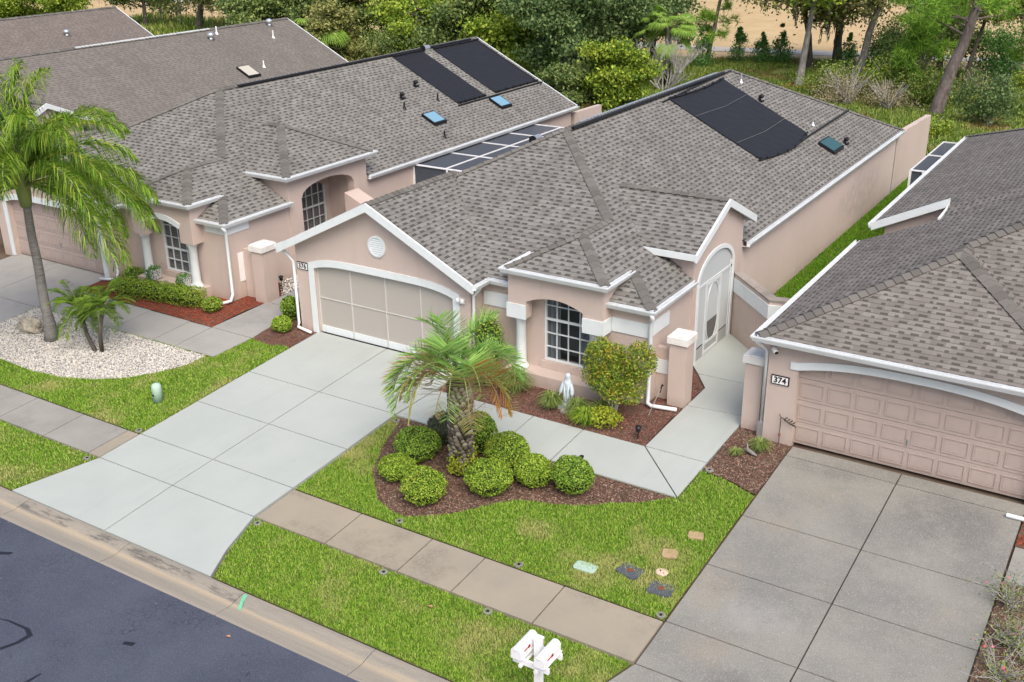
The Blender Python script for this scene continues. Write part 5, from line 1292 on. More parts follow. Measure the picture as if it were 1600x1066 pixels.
for x, y, r, h, m, lb in ((5.12, 4.12, .44, .62, M_BOX, 'yellow green clipped ball bush nearest the public sidewalk, front left of the palm'), (6.18, 5.02, .45, .62, M_BOX, 'clipped ball bush directly right of the palm trunk at the lawn edge'),
                          (6.83, 5.70, .36, .60, M_BOX, 'clipped ball bush second from the right beside the yellow vine palm bed'), (7.68, 5.92, .42, .64, M_BOXD, 'rightmost clipped bush, darker green, beside the black path light'),
                          (4.12, 4.52, .36, .46, M_BOX, 'low leftmost clipped bush at the left end of the palm bed'), (4.05, 5.35, .46, .66, M_BOXD, 'large clipped bush left of and behind the palm trunk'),
                          (5.98, 6.05, .46, .66, M_BOX, 'clipped bush behind the front ones, against the pale walk'), (5.02, 6.28, .40, .84, M_BOXD, 'tallest clipped bush just right of the palm trunk by the pale walk'), (4.15, 6.2, .30, .66, M_SAGE, 'grey green loose bush left behind the palm trunk')):
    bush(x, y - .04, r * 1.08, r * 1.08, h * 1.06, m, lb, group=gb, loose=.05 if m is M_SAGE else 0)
for i, (x, y, lb) in enumerate(((-9.75, 8.72, 'leftmost block of the low clipped hedge'), (-9.1, 8.80, 'second block from the left in the low clipped hedge'), (-8.45, 8.90, 'third block from the left in the low clipped hedge'), (-7.8, 9.0, 'fourth block from the left in the low clipped hedge'), (-7.2, 9.08, 'rightmost block of the low clipped hedge'))):
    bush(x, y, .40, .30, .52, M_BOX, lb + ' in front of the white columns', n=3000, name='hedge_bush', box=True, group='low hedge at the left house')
bush(-6.35, 9.05, .30, .30, .40, M_BOX, 'small round bush in red mulch right of the hedge by the left house', n=2400)
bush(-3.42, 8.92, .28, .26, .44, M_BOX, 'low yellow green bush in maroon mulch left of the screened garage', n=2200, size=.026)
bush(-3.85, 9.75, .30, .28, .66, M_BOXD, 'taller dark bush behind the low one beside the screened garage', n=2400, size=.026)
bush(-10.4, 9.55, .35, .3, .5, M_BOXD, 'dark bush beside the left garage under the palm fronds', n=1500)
# nandina
sx, sy = 6.98, 9.05; z0 = gz(sy); t = empty('nandina_shrub', (sx, sy, z0), 'tall multi stem shrub with green and yellow leaves between the statue and the stained pier', 'shrub')
b = MB()
for i in range(9):
    a = i * .7; x1, y1 = sx + .45 * math.cos(a), sy + .25 * math.sin(a); b.tube([(sx + .06 * math.cos(a), sy + .05 * math.sin(a), z0), (sx + .22 * math.cos(a), sy + .12 * math.sin(a), z0 + .7), (x1, y1, z0 + 1.5)], [.025, .02, .01], M_TWIG, 6)
b.build('stems', t)
L = []
for x, y, z, rx, rz, nn in ((6.75, 9.0, 1.95, .48, .42, 2800), (7.1, 9.0, 1.7, .46, .40, 2900), (6.9, 8.95, 1.45, .46, .35, 2500), (7.62, 9.1, 2.1, .36, .42, 2300), (6.5, 8.95, 1.6, .26, .3, 700), (7.25, 8.9, 1.25, .5, .22, 900), (7.4, 9.1, 1.5, .36, .35, 1200), (6.62, 9.0, 2.25, .26, .2, 600), (7.0, 9.0, 2.2, .3, .2, 600)):
    D = sphere(nn) * RNG.uniform(.30, 1.25, (nn, 1)) ** .5; L.append(leafquads(D * np.array([rx, .34, rz]) + np.array([x, y, z]), .034, .2, .42))
V, F, _ = merge(L); npmesh('foliage', V, F, M_NAND, t)
def clump(x, y, r, n, m, label, h=.38, cat='plant', name='liriope_clump', w=.007, z=None):
    z0 = gz(y) if z is None else z; a = RNG.uniform(0, 2 * np.pi, n); l = r * RNG.uniform(.5, 1.1, n); e = RNG.uniform(.35, 1.0, n)
    B = np.stack([x + .06 * r * RNG.normal(size=n), y + .06 * r * RNG.normal(size=n), np.full(n, z0)], 1); d = np.stack([np.cos(a), np.sin(a), np.zeros(n)], 1)
    M1 = B + d * l[:, None] * .45 + np.array([0, 0, 1]) * (h * e)[:, None]; T = B + d * l[:, None] * 1.0 + np.array([0, 0, 1]) * (h * e * .72)[:, None]
    s = np.stack([-np.sin(a), np.cos(a), np.zeros(n)], 1) * w
    V = np.stack([B - s, B + s, M1 + s, M1 - s, T + s * .2, T - s * .2], 1).reshape(-1, 3); F0 = np.array([[0, 1, 2, 3], [3, 2, 4, 5]])
    F = (F0[None] + (np.arange(n) * 6)[:, None, None]).reshape(-1, 4)
    o = npmesh(name, V, F, m); 
    for v in (): pass
    return tag(o, label, cat)
clump(5.50, 8.72, .42, 420, M_LIRI, 'spiky liriope clump left of the white statue')
clump(6.22, 8.72, .42, 380, M_LIRI, 'spiky pale liriope clump just right of the white statue')
clump(6.62, 8.42, .46, 520, M_BOX, 'green liriope clump at the foot of the tall nandina shrub')
clump(6.75, 8.9, .4, 300, M_LIRI, 'liriope clump against the wall behind the nandina foot')
bush(7.05, 8.50, .34, .28, .42, M_LIME, 'low lime yellow shrub beside the maroon mulch', n=900, size=.032, loose=.12, core=False)
for x, y, lb in ((3.55, 9.0, 'bushy grass clump behind the pindo palm, left'), (4.35, 8.95, 'bushy grass clump behind the pindo palm, right'), (3.1, 9.3, 'dark shrub clump beside the screened garage behind the palm')):
    clump(x, y, .55, 520, M_LIRI if x > 3.2 else M_BOXD, lb, h=.6)
bush(3.2, 9.5, .35, .3, 1.5, M_BOXD, 'upright dark shrub in the corner between garage and bay', n=2200, size=.03, loose=.12)
clump(10.55, 9.15, .32, 260, M_LIRI, 'grassy tuft beside the driftwood under the number 374', h=.3)
clump(10.15, 8.75, .22, 120, M_LIRI, 'thin grass tuft in brown mulch between pale walk and garage 374', h=.16)
bush(9.62, 13.35, .34, .30, .6, M_NAND, 'leafy yellow green shrub against the banded garden wall', n=700, size=.05, loose=.2, core=False, name='shrub', z=1.25)
b = MB(); b.tube([(9.62, 13.35, P0), (9.6, 13.34, 1.35)], .03, M_TWIG, 6); b.tube([(9.6, 13.35, 1.1), (9.75, 13.4, 1.6)], .02, M_TWIG, 6)
o = b.build('stem'); sh = [x for x in COL.objects if x.get('label', '').startswith('leafy yellow green shrub against')][0]; place(o, sh)
# azalea bed at lower right
def sparse(x, y, r, h, label, n=700, bare=22):
    z0 = gz(y); t = empty('azalea_bush', (x, y, z0), label, 'bush', 'straggly azaleas right of the aggregate driveway'); b = MB(); ends = []
    for i in range(bare):
        a = random.uniform(0, 6.28); e = random.uniform(.3, 1.2); l = r * random.uniform(.7, 1.1); p = Vector((x, y, z0)); d = Vector((math.cos(a) * math.cos(e), math.sin(a) * math.cos(e), math.sin(e) * h / r)); pts = [p]
        for k in range(4):
            d = d + Vector((random.uniform(-.3, .3), random.uniform(-.3, .3), random.uniform(-.1, .2))); p = p + d.normalized() * l / 4; pts.append(p); ends.append(p)
            q = p + Vector((random.uniform(-.2, .2), random.uniform(-.2, .2), random.uniform(0, .18))); b.tube([p, q], [.005, .002], M_TWIG, 4); ends.append(q)
        b.tube(pts, [.012, .010, .008, .006, .003], M_TWIG, 5)
    b.build('twigs', t); E_ = np.array([tuple(p) for p in ends]); C = E_[RNG.integers(0, len(E_), n)] + RNG.normal(0, .05, (n, 3))
    V, F = leafquads(C, .02, .3, .5); npmesh('foliage', V, F, M_LIRI, t)
    V, F = leafquads(E_[RNG.integers(0, len(E_), 9)], .03, .3, .8); npmesh('blooms', V, F, M_ROSE, t)
sparse(16.15, 6.35, .62, .55, 'straggly azalea beside the small concrete slab at the right edge'); sparse(16.35, 5.3, .55, .45, 'middle straggly azalea on the right edge of the photo'); sparse(16.3, 4.4, .62, .5, 'lowest straggly azalea with pink blooms beside the driveway'); sparse(16.9, 4.9, .5, .4, 'azalea farthest right, partly cut by the photo edge')
# ================================================================ SMALL OBJECTS
# boulder
me = bpy.data.meshes.new('boulder'); bm = bmesh.new(); bmesh.ops.create_icosphere(bm, subdivisions=4, radius=.34)
for v in bm.verts:
    c = v.co; k = 1 + .16 * math.sin(c.x * 9 + 1) * math.sin(c.y * 11) + .1 * math.sin(c.z * 17 + c.x * 12) + .05 * math.sin(c.y * 33 + c.z * 21) + .03 * math.sin(c.x * 51 + c.z * 43)
    v.co = Vector((c.x * 1.25 * k, c.y * .8 * k, c.z * .75 * k))
bm.to_mesh(me); bm.free(); me.materials.append(M_STONE); o = bpy.data.objects.new('boulder', me); COL.objects.link(o); o.location = (-10.15, 5.62, .50); tag(o, 'pale craggy boulder on the white rock bed left of the tall palm', 'rock')
# green utility pedestal
b = MB(); b.lathe((-3.40, 4.40, gz(4.4)), [(.125, -.02), (.125, .36), (.118, .42), (.09, .465), (.04, .485), (.005, .49)], M_GREENB, 24); b.box(-3.43, -3.37, 4.268, 4.28, .45, .50, M_BLACK)
tag(b.build('utility_pedestal', smooth=True), 'pale green utility pedestal standing in the grass left of the driveway', 'utility box')
# lids in the lawn
def lid(x, y, w, d, rz, m, label, inner=None, round_=False, name='meter_box_lid'):
    z = gz(y) + .004; t = empty(name, (x, y, z), label, 'meter cover', 'utility covers set in the front lawn'); b = MB()
    if round_: b.lathe((x, y, z - .05), [(w / 2, 0), (w / 2, .05), (w / 2 - .02, .058), (.01, .062)], m, 24); 
    else:
        c, s = math.cos(rz), math.sin(rz); cs = [(-w / 2 + .04, -d / 2), (w / 2 - .04, -d / 2), (w / 2, -d / 2 + .04), (w / 2, d / 2 - .04), (w / 2 - .04, d / 2), (-w / 2 + .04, d / 2), (-w / 2, d / 2 - .04), (-w / 2, -d / 2 + .04)]
        b.prism([(x + u * c - v * s, y + u * s + v * c) for u, v in cs], z - .05, z + .008, m)
    b.build('cover', t)
    if inner:
        b = MB(); c, s = math.cos(rz), math.sin(rz); q = [(-.055, -.045), (.055, -.045), (.055, .045), (-.055, .045)]
        b.prism([(x + u * c - v * s, y + u * s + v * c) for u, v in q], z + .008, z + .016, inner); b.build('reader_flap', t)
    if round_:
        b = MB(); b.lathe((x - .03, y, z), [(.018, .008), (.018, .016)], M_BLACK, 10); b.lathe((x + .05, y - .04, z), [(.012, .008), (.012, .016)], M_RUST, 10); b.build('key_holes', t)
lid(9.17, 3.72, .44, .27, .05, M_LIDG, 'pale green rectangular cover in the grass, leftmost of the covers')
lid(9.95, 4.02, .46, .36, -.25, M_LIDD, 'dark slate cover partly overgrown between the green cover and the round one', M_RUST)
lid(10.67, 3.82, .46, .38, .1, M_LIDD, 'dark slate cover nearest the public sidewalk with rusty flap', M_RUST)
lid(10.48, 4.28, .24, .24, 0, M_LIDP, 'round pinkish cleanout cover between the dark covers', None, True)
lid(10.38, 4.85, .29, .29, .35, M_LIDT, 'square tan paver cover nearer the dark covers', None); lid(10.58, 5.62, .30, .26, .3, M_LIDT, 'square tan paver cover farther up by the driveway edge', None)
def sprinkler(x, y, label):
    z = gz(y) + .012; b = MB(); b.lathe((x, y, z - .03), [(.085, 0), (.085, .035), (.05, .04), (.045, .02)], M_DR4, 18); b.lathe((x, y, z - .03), [(.024, 0), (.024, .045)], M_BLACK, 12)
    tag(b.build('sprinkler_head'), label, 'sprinkler', 'sprinkler heads with concrete rings')
for x, y, lb in ((8.03, 3.17, 'sprinkler ring in the front lawn at the sidewalk edge near the green cover'), (8.25, 1.76, 'sprinkler ring in the street strip below the sidewalk'), (5.9, 1.74, 'sprinkler ring in the street strip at the middle of the sidewalk'), (5.15, 3.2, 'sprinkler ring at the pointed lawn tip below the round bushes'),
                 (2.62, 1.74, 'sprinkler ring at the right corner of the pale driveway mouth'), (2.58, 6.42, 'sprinkler ring where the pale walk meets the driveway'), (10.98, 3.17, 'sprinkler ring at the corner of sidewalk and aggregate driveway'), (-2.72, 1.72, 'sprinkler ring at the left corner of the pale driveway mouth'),
                 (-2.65, 3.15, 'sprinkler ring in the left lawn corner above the sidewalk end slab'), (9.9, 7.9, 'sprinkler ring at the top corner of the lawn by the brown mulch')): sprinkler(x, y, lb)
# mailbox pair
mxx, myy = 10.20, .28; mz0 = gz(myy); t = empty('mailbox_stand', (mxx, myy, mz0), 'white post with twin white mailboxes and red flags standing in the street edge grass', 'mailbox')
b = MB(); b.box(mxx - .055, mxx + .055, myy - .055, myy + .055, mz0 - .1, 1.33, M_PVC); b.box(mxx - .065, mxx + .065, myy - .065, myy + .065, 1.31, 1.34, M_PVC); b.build('post', t)
b = MB(); b.box(mxx - .30, mxx + .34, myy - .28, myy - .24, .96, 1.06, M_PVC); b.box(mxx - .30, mxx + .34, myy + .12, myy + .16, .96, 1.06, M_PVC)
for x in (mxx - .2, mxx + .22): b.box(x - .09, x + .09, myy - .30, myy + .2, 1.062, 1.085, M_PVC)
b.build('cross_arm', t)
for x in (mxx - .20, mxx + .215):
    b = MB(); w, L0, L1, z = .085, myy - .34, myy + .17, 1.087; n = 12
    pr = [(x - w, z), (x - w, z + .12)] + [(x - w * math.cos(math.pi * i / n), z + .12 + w * math.sin(math.pi * i / n)) for i in range(1, n)] + [(x + w, z + .12), (x + w, z)]
    for i in range(len(pr)): a, c = pr[i], pr[(i + 1) % len(pr)]; b.face([(a[0], L0, a[1]), (c[0], L0, c[1]), (c[0], L1, c[1]), (a[0], L1, a[1])], M_PVC)
    b.face([(p, L1, q) for p, q in pr], M_PVC); bx = b.build('mailbox', t)
    b = MB(); e = .012; cx_, cz_ = x, z + .08; P1 = [(cx_ + (p - cx_) * 1.06, cz_ + (q - cz_) * 1.05) for p, q in pr]
    for i in range(len(P1)): a, c = P1[i], P1[(i + 1) % len(P1)]; b.face([(a[0], L0 - e, a[1]), (c[0], L0 - e, c[1]), (c[0], L0 + .022, c[1]), (a[0], L0 + .022, a[1])], M_PVC)
    b.face([(p, L0 - e, q) for p, q in P1], M_PVC); b.face([(p, L0 + .022, q) for p, q in P1], M_PVC); b.box(x - .02, x + .02, L0 - .03, L0 - e, z + .17, z + .185, M_PVC); b.build('door', bx)
    b = MB(); b.box(x + w, x + w + .008, L0 + .10, L0 + .26, z + .10, z + .118, M_RED); b.box(x + w, x + w + .008, L0 + .22, L0 + .27, z + .085, z + .135, M_RED); b.build('flag', bx)
b = MB(); b.tube([(mxx - .16, myy - .30, .93), (mxx - .16, myy + .15, .93)], .035, M_PVC, 10); b.tube([(mxx + .12, myy - .30, .93), (mxx + .12, myy + .15, .93)], .035, M_PVC, 10); b.build('newspaper_tubes', t)
# statue
sx, sy = 5.86, 8.86; z0 = gz(sy); t = empty('garden_statue', (sx, sy, z0), 'pale blue grey robed figure statue with open arms in the mulch by the window', 'statue')
b = MB(); b.box(sx - .17, sx + .17, sy - .15, sy + .15, z0 - .02, z0 + .09, M_STAT); b.lathe((sx, sy, z0 + .09), [(.15, 0), (.14, .03), (.12, .05)], M_STAT, 20); b.build('base', t)
b = MB(); b.lathe((sx, sy, z0 + .13), [(.105, 0), (.10, .06), (.085, .18), (.082, .30), (.088, .38), (.098, .46), (.105, .52), (.085, .565), (.045, .59), (.036, .61), (.05, .63), (.060, .67), (.058, .71), (.04, .745), (.005, .755)], M_STAT, 24, 1.0, .78)
for s in (-1, 1):
    b.tube([(sx + s * .09, sy, z0 + .65), (sx + s * .135, sy - .02, z0 + .52), (sx + s * .155, sy - .05, z0 + .42), (sx + s * .165, sy - .075, z0 + .36)], [.04, .048, .05, .022], M_STAT, 10)
    b.tube([(sx + s * .165, sy - .075, z0 + .36), (sx + s * .17, sy - .09, z0 + .32)], [.018, .01], M_STAT, 8)
    b.tube([(sx + s * .06, sy - .05, z0 + .62), (sx + s * .045, sy - .07, z0 + .4), (sx + s * .05, sy - .075, z0 + .16)], [.02, .022, .028], M_STAT, 8)
b.lathe((sx, sy + .012, z0 + .13), [(.11, .30), (.115, .50), (.09, .58), (.066, .64), (.070, .70), (.05, .755), (.005, .77)], M_STAT, 20, 1.02, .7)
b.build('figure', t, smooth=True)
b = MB(); b.lathe((sx + .06, sy - .27, z0 - .02), [(.09, 0), (.10, .05), (.07, .10), (.01, .12)], M_STONE, 9, 1.2, .8); tag(b.build('garden_stone'), 'small stone at the foot of the statue', 'rock')
# path lights
def pathlight(x, y, h, label, fancy=True):
    z = gz(y); b = MB(); b.tube([(x, y, z - .02), (x, y, z + h)], .013, M_BLACK, 8)
    if fancy: b.lathe((x, y, z + h), [(.03, 0), (.055, .03), (.05, .12), (.085, .125), (.05, .165), (.01, .18)], M_BLACK, 14); b.lathe((x, y, z + h + .03), [(.045, 0), (.045, .09)], M_GLASS, 12)
    else: b.lathe((x, y, z + h), [(.02, -.06), (.045, .0), (.05, .03), (.01, .045)], M_BLACK, 12)
    tag(b.build('path_light'), label, 'garden light', 'black path lights')
pathlight(7.52, 6.55, .36, 'plain black path light beside the pale walk right of the round bushes', False)
pathlight(7.98, 8.36, .16, 'lantern shaped path light in maroon mulch at the walk corner')
pathlight(-5.72, 11.35, .34, 'brass and black path light among white pebbles by the left side wall')
b = MB(); b.tube([(7.72, 9.45, .585), (7.86, 9.75, 1.18)], .009, M_METAL, 8); b.tube([(7.855, 9.74, 1.08), (7.875, 9.78, 1.24)], .018, M_BLACK, 8); b.tube([(7.875, 9.78, 1.24), (7.90, 9.80, 1.27)], .028, M_BLACK, 8); tag(b.build('garden_stake'), 'thin metal stake with black grip leaning in mulch beside the stained pier', 'garden stake')
# wall light pebbles side
b = MB(); b.lathe((-6.29, 11.1, 1.05), [(.05, 0), (.075, .05), (.06, .12), (.02, .16)], M_METAL, 12); b.box(-6.37, -6.29, 11.05, 11.15, 1.02, 1.2, M_METAL); o = b.build('hose_bib'); place(o, left)
# driftwood and metal bird by 374
b = MB(); b.tube([(10.25, 9.00, .60), (10.36, 8.93, .64), (10.50, 8.87, .62), (10.60, 8.84, .60)], [.02, .045, .04, .015], M_BARKG, 8); b.tube([(10.35, 8.93, .66), (10.33, 8.98, .72), (10.29, 9.02, .77)], [.025, .018, .008], M_BARKG, 6)
tag(b.build('driftwood'), 'grey piece of driftwood lying in mulch under the number 374', 'driftwood')
b = MB(); b.tube([(10.82, 9.60, .55), (10.82, 9.60, 1.25), (10.78, 9.60, 1.34)], .010, M_BARK, 6); b.tube([(10.80, 9.6, 1.28), (10.9, 9.6, 1.24), (11.05, 9.6, 1.14), (11.14, 9.6, 1.16)], [.008, .014, .012, .004], M_BARK, 6); b.lathe((10.82, 9.60, .80), [(.005, 0), (.035, .04), (.005, .08)], M_RUST, 10)
for i in range(9):
    x = 10.86 + i * .03; z = 1.25 - i * .012; s = 1 if i % 2 else -1; b.face([(x, 9.598, z), (x + .06, 9.60, z + s * .07), (x + .09, 9.602, z + s * .05), (x + .03, 9.6, z)], M_BARK)
tag(b.build('metal_bird_stake'), 'dark metal bird shaped garden stake in front of the garage numbered 374', 'garden ornament')
# planters of the left house
for x, lb in ((-9.32, 'mottled black and white pot with trailing ivy, left one on the ledge of the columns'), (-7.95, 'mottled black and white pot with trailing ivy, right one next to the column')):
    t = empty('ivy_planter', (x, 9.5, .94), lb, 'planter', 'ivy pots on the ledge of the left house'); b = MB(); b.box(x - .16, x + .16, 9.36, 9.66, .935, 1.22, M_FLOWER); b.build('pot', t)
    n = 420; xx = x + RNG.normal(0, .06, n) - .02; zz = RNG.uniform(.45, 1.28, n); V, F = leafquads(np.stack([xx, 9.31 - RNG.uniform(0, .07, n), zz], 1), .026, 0, .7); V2, F2 = leafquads(np.stack([x + RNG.normal(0, .1, 160), 9.5 + RNG.normal(0, .1, 160), RNG.uniform(1.2, 1.32, 160)], 1), .028, 0, .7)
    VV, FF, _ = merge([(V, F), (V2, F2)]); npmesh('ivy', VV, FF, M_YAUP, t)
# fallen leaves
for i, (x, y, lb) in enumerate(((4.67, -1.08, 'dry leaf lying on the asphalt near the gutter'), (7.3, 1.32, 'dry orange leaf in the street edge grass'))):
    b = MB(); z = gz(y) + (.0 if y < 0 else .05); b.face([(x - .05, y, z), (x, y - .03, z + .02), (x + .06, y + .01, z + .005), (x + .01, y + .035, z + .025)], M_LEAFD); tag(b.build('fallen_leaf'), lb, 'leaf')
# drip hose near 374 drive: white pipe end
b = MB(); b.tube([(15.62, 9.05, .62), (15.98, 9.05, .62)], .045, M_GUT, 10); o = b.build('downspout_outlet'); place(o, rt)
# ================================================================ BACKGROUND TREES
def limb_tree(x, y, h, r, mleaf, mbark, label, name='oak_tree', tr=.22, n=9000, ls=.13, cl=46, zc=None, lean=(0, 0), moss=0, zlow=.35, seed=0, shape=.8, group='trees behind the houses', cat='tree', spread=1.0, dens=.5):
    rs = random.Random(seed); g = np.random.default_rng(seed + 5); z0 = P0; t = empty(name, (x, y, z0), label, cat, group); b = MB()
    H1 = h * zlow; top = Vector((x + lean[0], y + lean[1], z0 + h * .8))
    pts = [Vector((x, y, z0 - .1)).lerp(top, i / 6) + Vector((rs.uniform(-.12, .12), rs.uniform(-.12, .12), 0)) * (1 if i else 0) for i in range(7)]
    b.tube(pts, [tr * (1.25 if i == 0 else 1 - .13 * i) for i in range(7)], mbark, 9); ends = []
    for i in range(int(cl * .45)):
        f = rs.uniform(zlow, .95); k = min(5, int(f * 6)); p = pts[k].lerp(pts[k + 1], f * 6 - k); a = rs.uniform(0, 6.28); L = r * rs.uniform(.5, 1.05) * spread * (1.15 - .55 * abs(f - .5)); d = Vector((math.cos(a), math.sin(a), rs.uniform(-.1, .75))).normalized(); q = [p]
        for s in range(4):
            d = (d + Vector((rs.uniform(-.35, .35), rs.uniform(-.35, .35), rs.uniform(-.25, .3)))).normalized(); p = p + d * L / 4; q.append(p.copy())
            if s > 0: ends.append(p.copy())
            if s > 1:
                e = p + Vector((rs.uniform(-1, 1), rs.uniform(-1, 1), rs.uniform(-.5, .8))) * r * .22; b.tube([p, e], [tr * .08, .01], mbark, 4); ends.append(e)
        b.tube(q, [tr * .38, tr * .28, tr * .2, tr * .13, tr * .06], mbark, 6)
    b.build('trunk', t)
    E_ = np.array([tuple(e) for e in ends]); n = int(n * 2.1); ls = ls * .92; per = max(20, n // len(E_)); L = []
    rad = r * .24 * g.uniform(.6, 1.35, len(E_))
    C = (E_[:, None, :] + g.normal(size=(len(E_), per, 3)) * (rad[:, None, None] * np.array([1, 1, .62])) * .62).reshape(-1, 3)
    C = C[C[:, 2] > z0 + .15]
    V, F = leafquads(C, ls, .5, .6, None); crown = npmesh('crown', V, F, mleaf, t)
    if moss:
        k = g.integers(0, len(E_), moss); L = []
        for j in k:
            m_ = 26; p = E_[j]; l = g.uniform(.5, 1.7); zz = g.uniform(0, 1, m_); Cc = np.stack([p[0] + g.normal(0, .10, m_) * (1 - zz * .6), p[1] + g.normal(0, .10, m_), p[2] - zz * l], 1); w = np.array([.05, 0, 0])
            V = np.stack([Cc - w * .5, Cc + w * .5, Cc + w * .2 - [0, 0, .3], Cc - w * .2 - [0, 0, .3]], 1).reshape(-1, 3); L.append((V, np.arange(4 * m_).reshape(-1, 4)))
        V, F, _ = merge(L); npmesh('hanging_moss', V, F, M_MOSS, t, kind='stuff')
    return t
T = limb_tree
# centre oaks between the two roofs
T(-15.9, 47.0, 7.6, 3.3, OAKS[2], M_BARK, 'round dark oak with a short thick trunk just behind the left house roof edge', tr=.24, n=13000, seed=3, zlow=.38, cl=52)
T(-16.8, 53.8, 8.6, 3.6, OAKS[2], M_BARK, 'broad bluish green oak left of the bare grey bush', tr=.3, n=14000, seed=4, zlow=.3, cl=56)
T(-19.6, 54.5, 8.5, 3.3, OAKS[0], M_BARK, 'green oak right of the pair of dark roof mats', n=11000, seed=5, zlow=.3)
T(-23.6, 55.5, 8.0, 2.8, OAKS[1], M_BARKG, 'light green tree above the far corner of the roof mats', tr=.15, n=8000, seed=6, zlow=.3)
T(-27.3, 57.0, 8.5, 3.2, OAKS[1], M_BARK, 'yellow green tree above the right hand roof mat', n=9000, seed=7, zlow=.28)
T(-31.5, 53.5, 8.8, 3.2, OAKS[0], M_BARK, 'forked tree with a thick dark trunk above the left roof mat', tr=.36, n=7500, seed=8, zlow=.32)
T(-35.0, 55.5, 8.5, 3.4, OAKS[1], M_BARK, 'bright green tree left of the forked trunk', n=10000, seed=9, zlow=.25)
T(-37.5, 50.0, 7.5, 3.0, OAKS[0], M_BARK, 'dark leafy tree behind the ridge pipe of the left house', n=10000, seed=10, zlow=.2)
T(-40.5, 54.0, 8.5, 3.2, OAKS[3], M_BARKG, 'olive green tree touching the brown roof tip', n=9500, seed=11, zlow=.22, moss=20)
T(-41.5, 47.5, 5.8, 2.6, OAKS[0], M_BARK, 'low dark tree beside the slope of the faded brown roof', n=8500, seed=12, zlow=.18)
T(-34.2, 47.0, 4.6, 2.2, OAKS[3], M_BARK, 'low olive thicket tree under the forked trunk', n=7500, seed=13, zlow=.15)
T(-46.5, 56.0, 8.5, 3.3, OAKS[1], M_BARK, 'bright green tree just right of the faded roof peak', n=10000, seed=14, zlow=.22)
T(-53.5, 57.0, 9.0, 3.6, OAKS[3], M_BARK, 'mossy tree with slanting trunk behind the faded brown roof', tr=.3, n=5500, seed=15, lean=(-2.5, 0), moss=60, zlow=.3)
T(-60.0, 58.0, 9.0, 4.0, OAKS[3], M_BARK, 'wide mossy oak above the faded brown roof', tr=.34, n=6500, seed=16, lean=(2, 0), moss=70, zlow=.3)
T(-67.0, 58.0, 8.5, 3.6, OAKS[0], M_BARK, 'dark oak in the gap between the two faded roofs', n=8500, seed=17, zlow=.25, moss=30)
T(-70.0, 50.0, 6.2, 3.0, OAKS[1], M_BARK, 'bright yellow green tree beside the farthest roof peak', n=9500, seed=18, zlow=.2)
T(-77.0, 50.0, 6.8, 3.4, OAKS[1], M_BARK, 'bright green tree behind the farthest roof, right one', n=9000, seed=19, zlow=.2)
T(-84.0, 52.0, 7.0, 3.6, OAKS[0], M_BARK, 'green tree behind the farthest roof, middle one', n=9000, seed=20, zlow=.2)
T(-91.0, 52.0, 7.0, 3.8, OAKS[2], M_BARK, 'dark green tree at the top left corner of the photo', n=9000, seed=21, zlow=.2)
# lower trees
T(-21.5, 50.5, 6.0, 3.0, OAKS[1], M_BARK, 'light green tree directly beyond the right roof mat', n=9000, seed=51, zlow=.2)
T(-25.8, 51.0, 6.2, 3.0, OAKS[0], M_BARK, 'mid green tree beyond the gap between the two roof mats', n=9000, seed=52, zlow=.18)
T(-29.0, 49.5, 5.5, 2.6, OAKS[1], M_BARK, 'yellow green low tree above the left roof mat', n=8500, seed=53, zlow=.15)
T(-44.0, 50.5, 6.6, 3.0, OAKS[2], M_BARK, 'blue green low tree beside the tip of the faded brown roof', n=9000, seed=54, zlow=.15)
T(-15.4, 58.5, 9.5, 3.2, OAKS[2], M_BARK, 'dark oak behind the fan palm at the top of the photo', n=9000, seed=55, zlow=.35)
T(-17.5, 60.0, 9.5, 3.8, OAKS[0], M_BARK, 'tall oak behind the broad bluish one', n=9000, seed=56, zlow=.3)
T(-10.9, 43.8, 3.7, 2.0, OAKS[1], M_BARK, 'low rounded bright green tree in front of the bare grey bush', tr=.12, n=11000, seed=22, zlow=.12, ls=.10, name='small_tree')
T(-13.2, 42.5, 2.4, 1.4, OAKS[0], M_BARK, 'small dark shrub tree beside the end of the left side wall', tr=.08, n=5000, seed=23, zlow=.1, ls=.09, name='small_tree')
# right side
T(-3.8, 54.8, 10.5, 3.6, OAKS[1], M_BARKG, 'slender grey trunked tree with a reddish ring at its foot', tr=.24, n=2600, seed=24, zlow=.55, lean=(.5, 1.5), name='slender_tree')
T(-5.6, 62.5, 8.5, 4.2, OAKS[3], M_BARK, 'spreading mossy tree right behind the slender grey trunk', tr=.26, n=6000, seed=25, zlow=.42, moss=40, lean=(-1, 0))
T(-4.9, 66.5, 9, 3.2, OAKS[0], M_BARK, 'dark trunked tree at the edge of the dry field', tr=.32, n=4200, seed=26, zlow=.45)
T(-1.9, 60.4, 10.5, 3.8, OAKS[3], M_BARKG, 'tall leaning grey trunk with hanging moss at the field edge', tr=.30, n=3600, seed=27, zlow=.5, lean=(1.5, 2.0), moss=30, name='slender_tree')
T(2.6, 63.5, 9.0, 3.4, OAKS[0], M_BARK, 'leafy tree between the leaning grey trunk and the big pine', n=7500, seed=28, zlow=.35)
T(8.4, 66.0, 9.5, 3.6, OAKS[3], M_BARK, 'olive tree at the top right of the photo', n=6000, seed=29, zlow=.4, moss=20)
T(5.3, 57.6, 8.5, 1.8, OAKS[3], M_BARK, 'thin dark leaning trunk just right of the big pine', tr=.17, n=900, seed=30, zlow=.6, lean=(.8, .6), name='slender_tree')
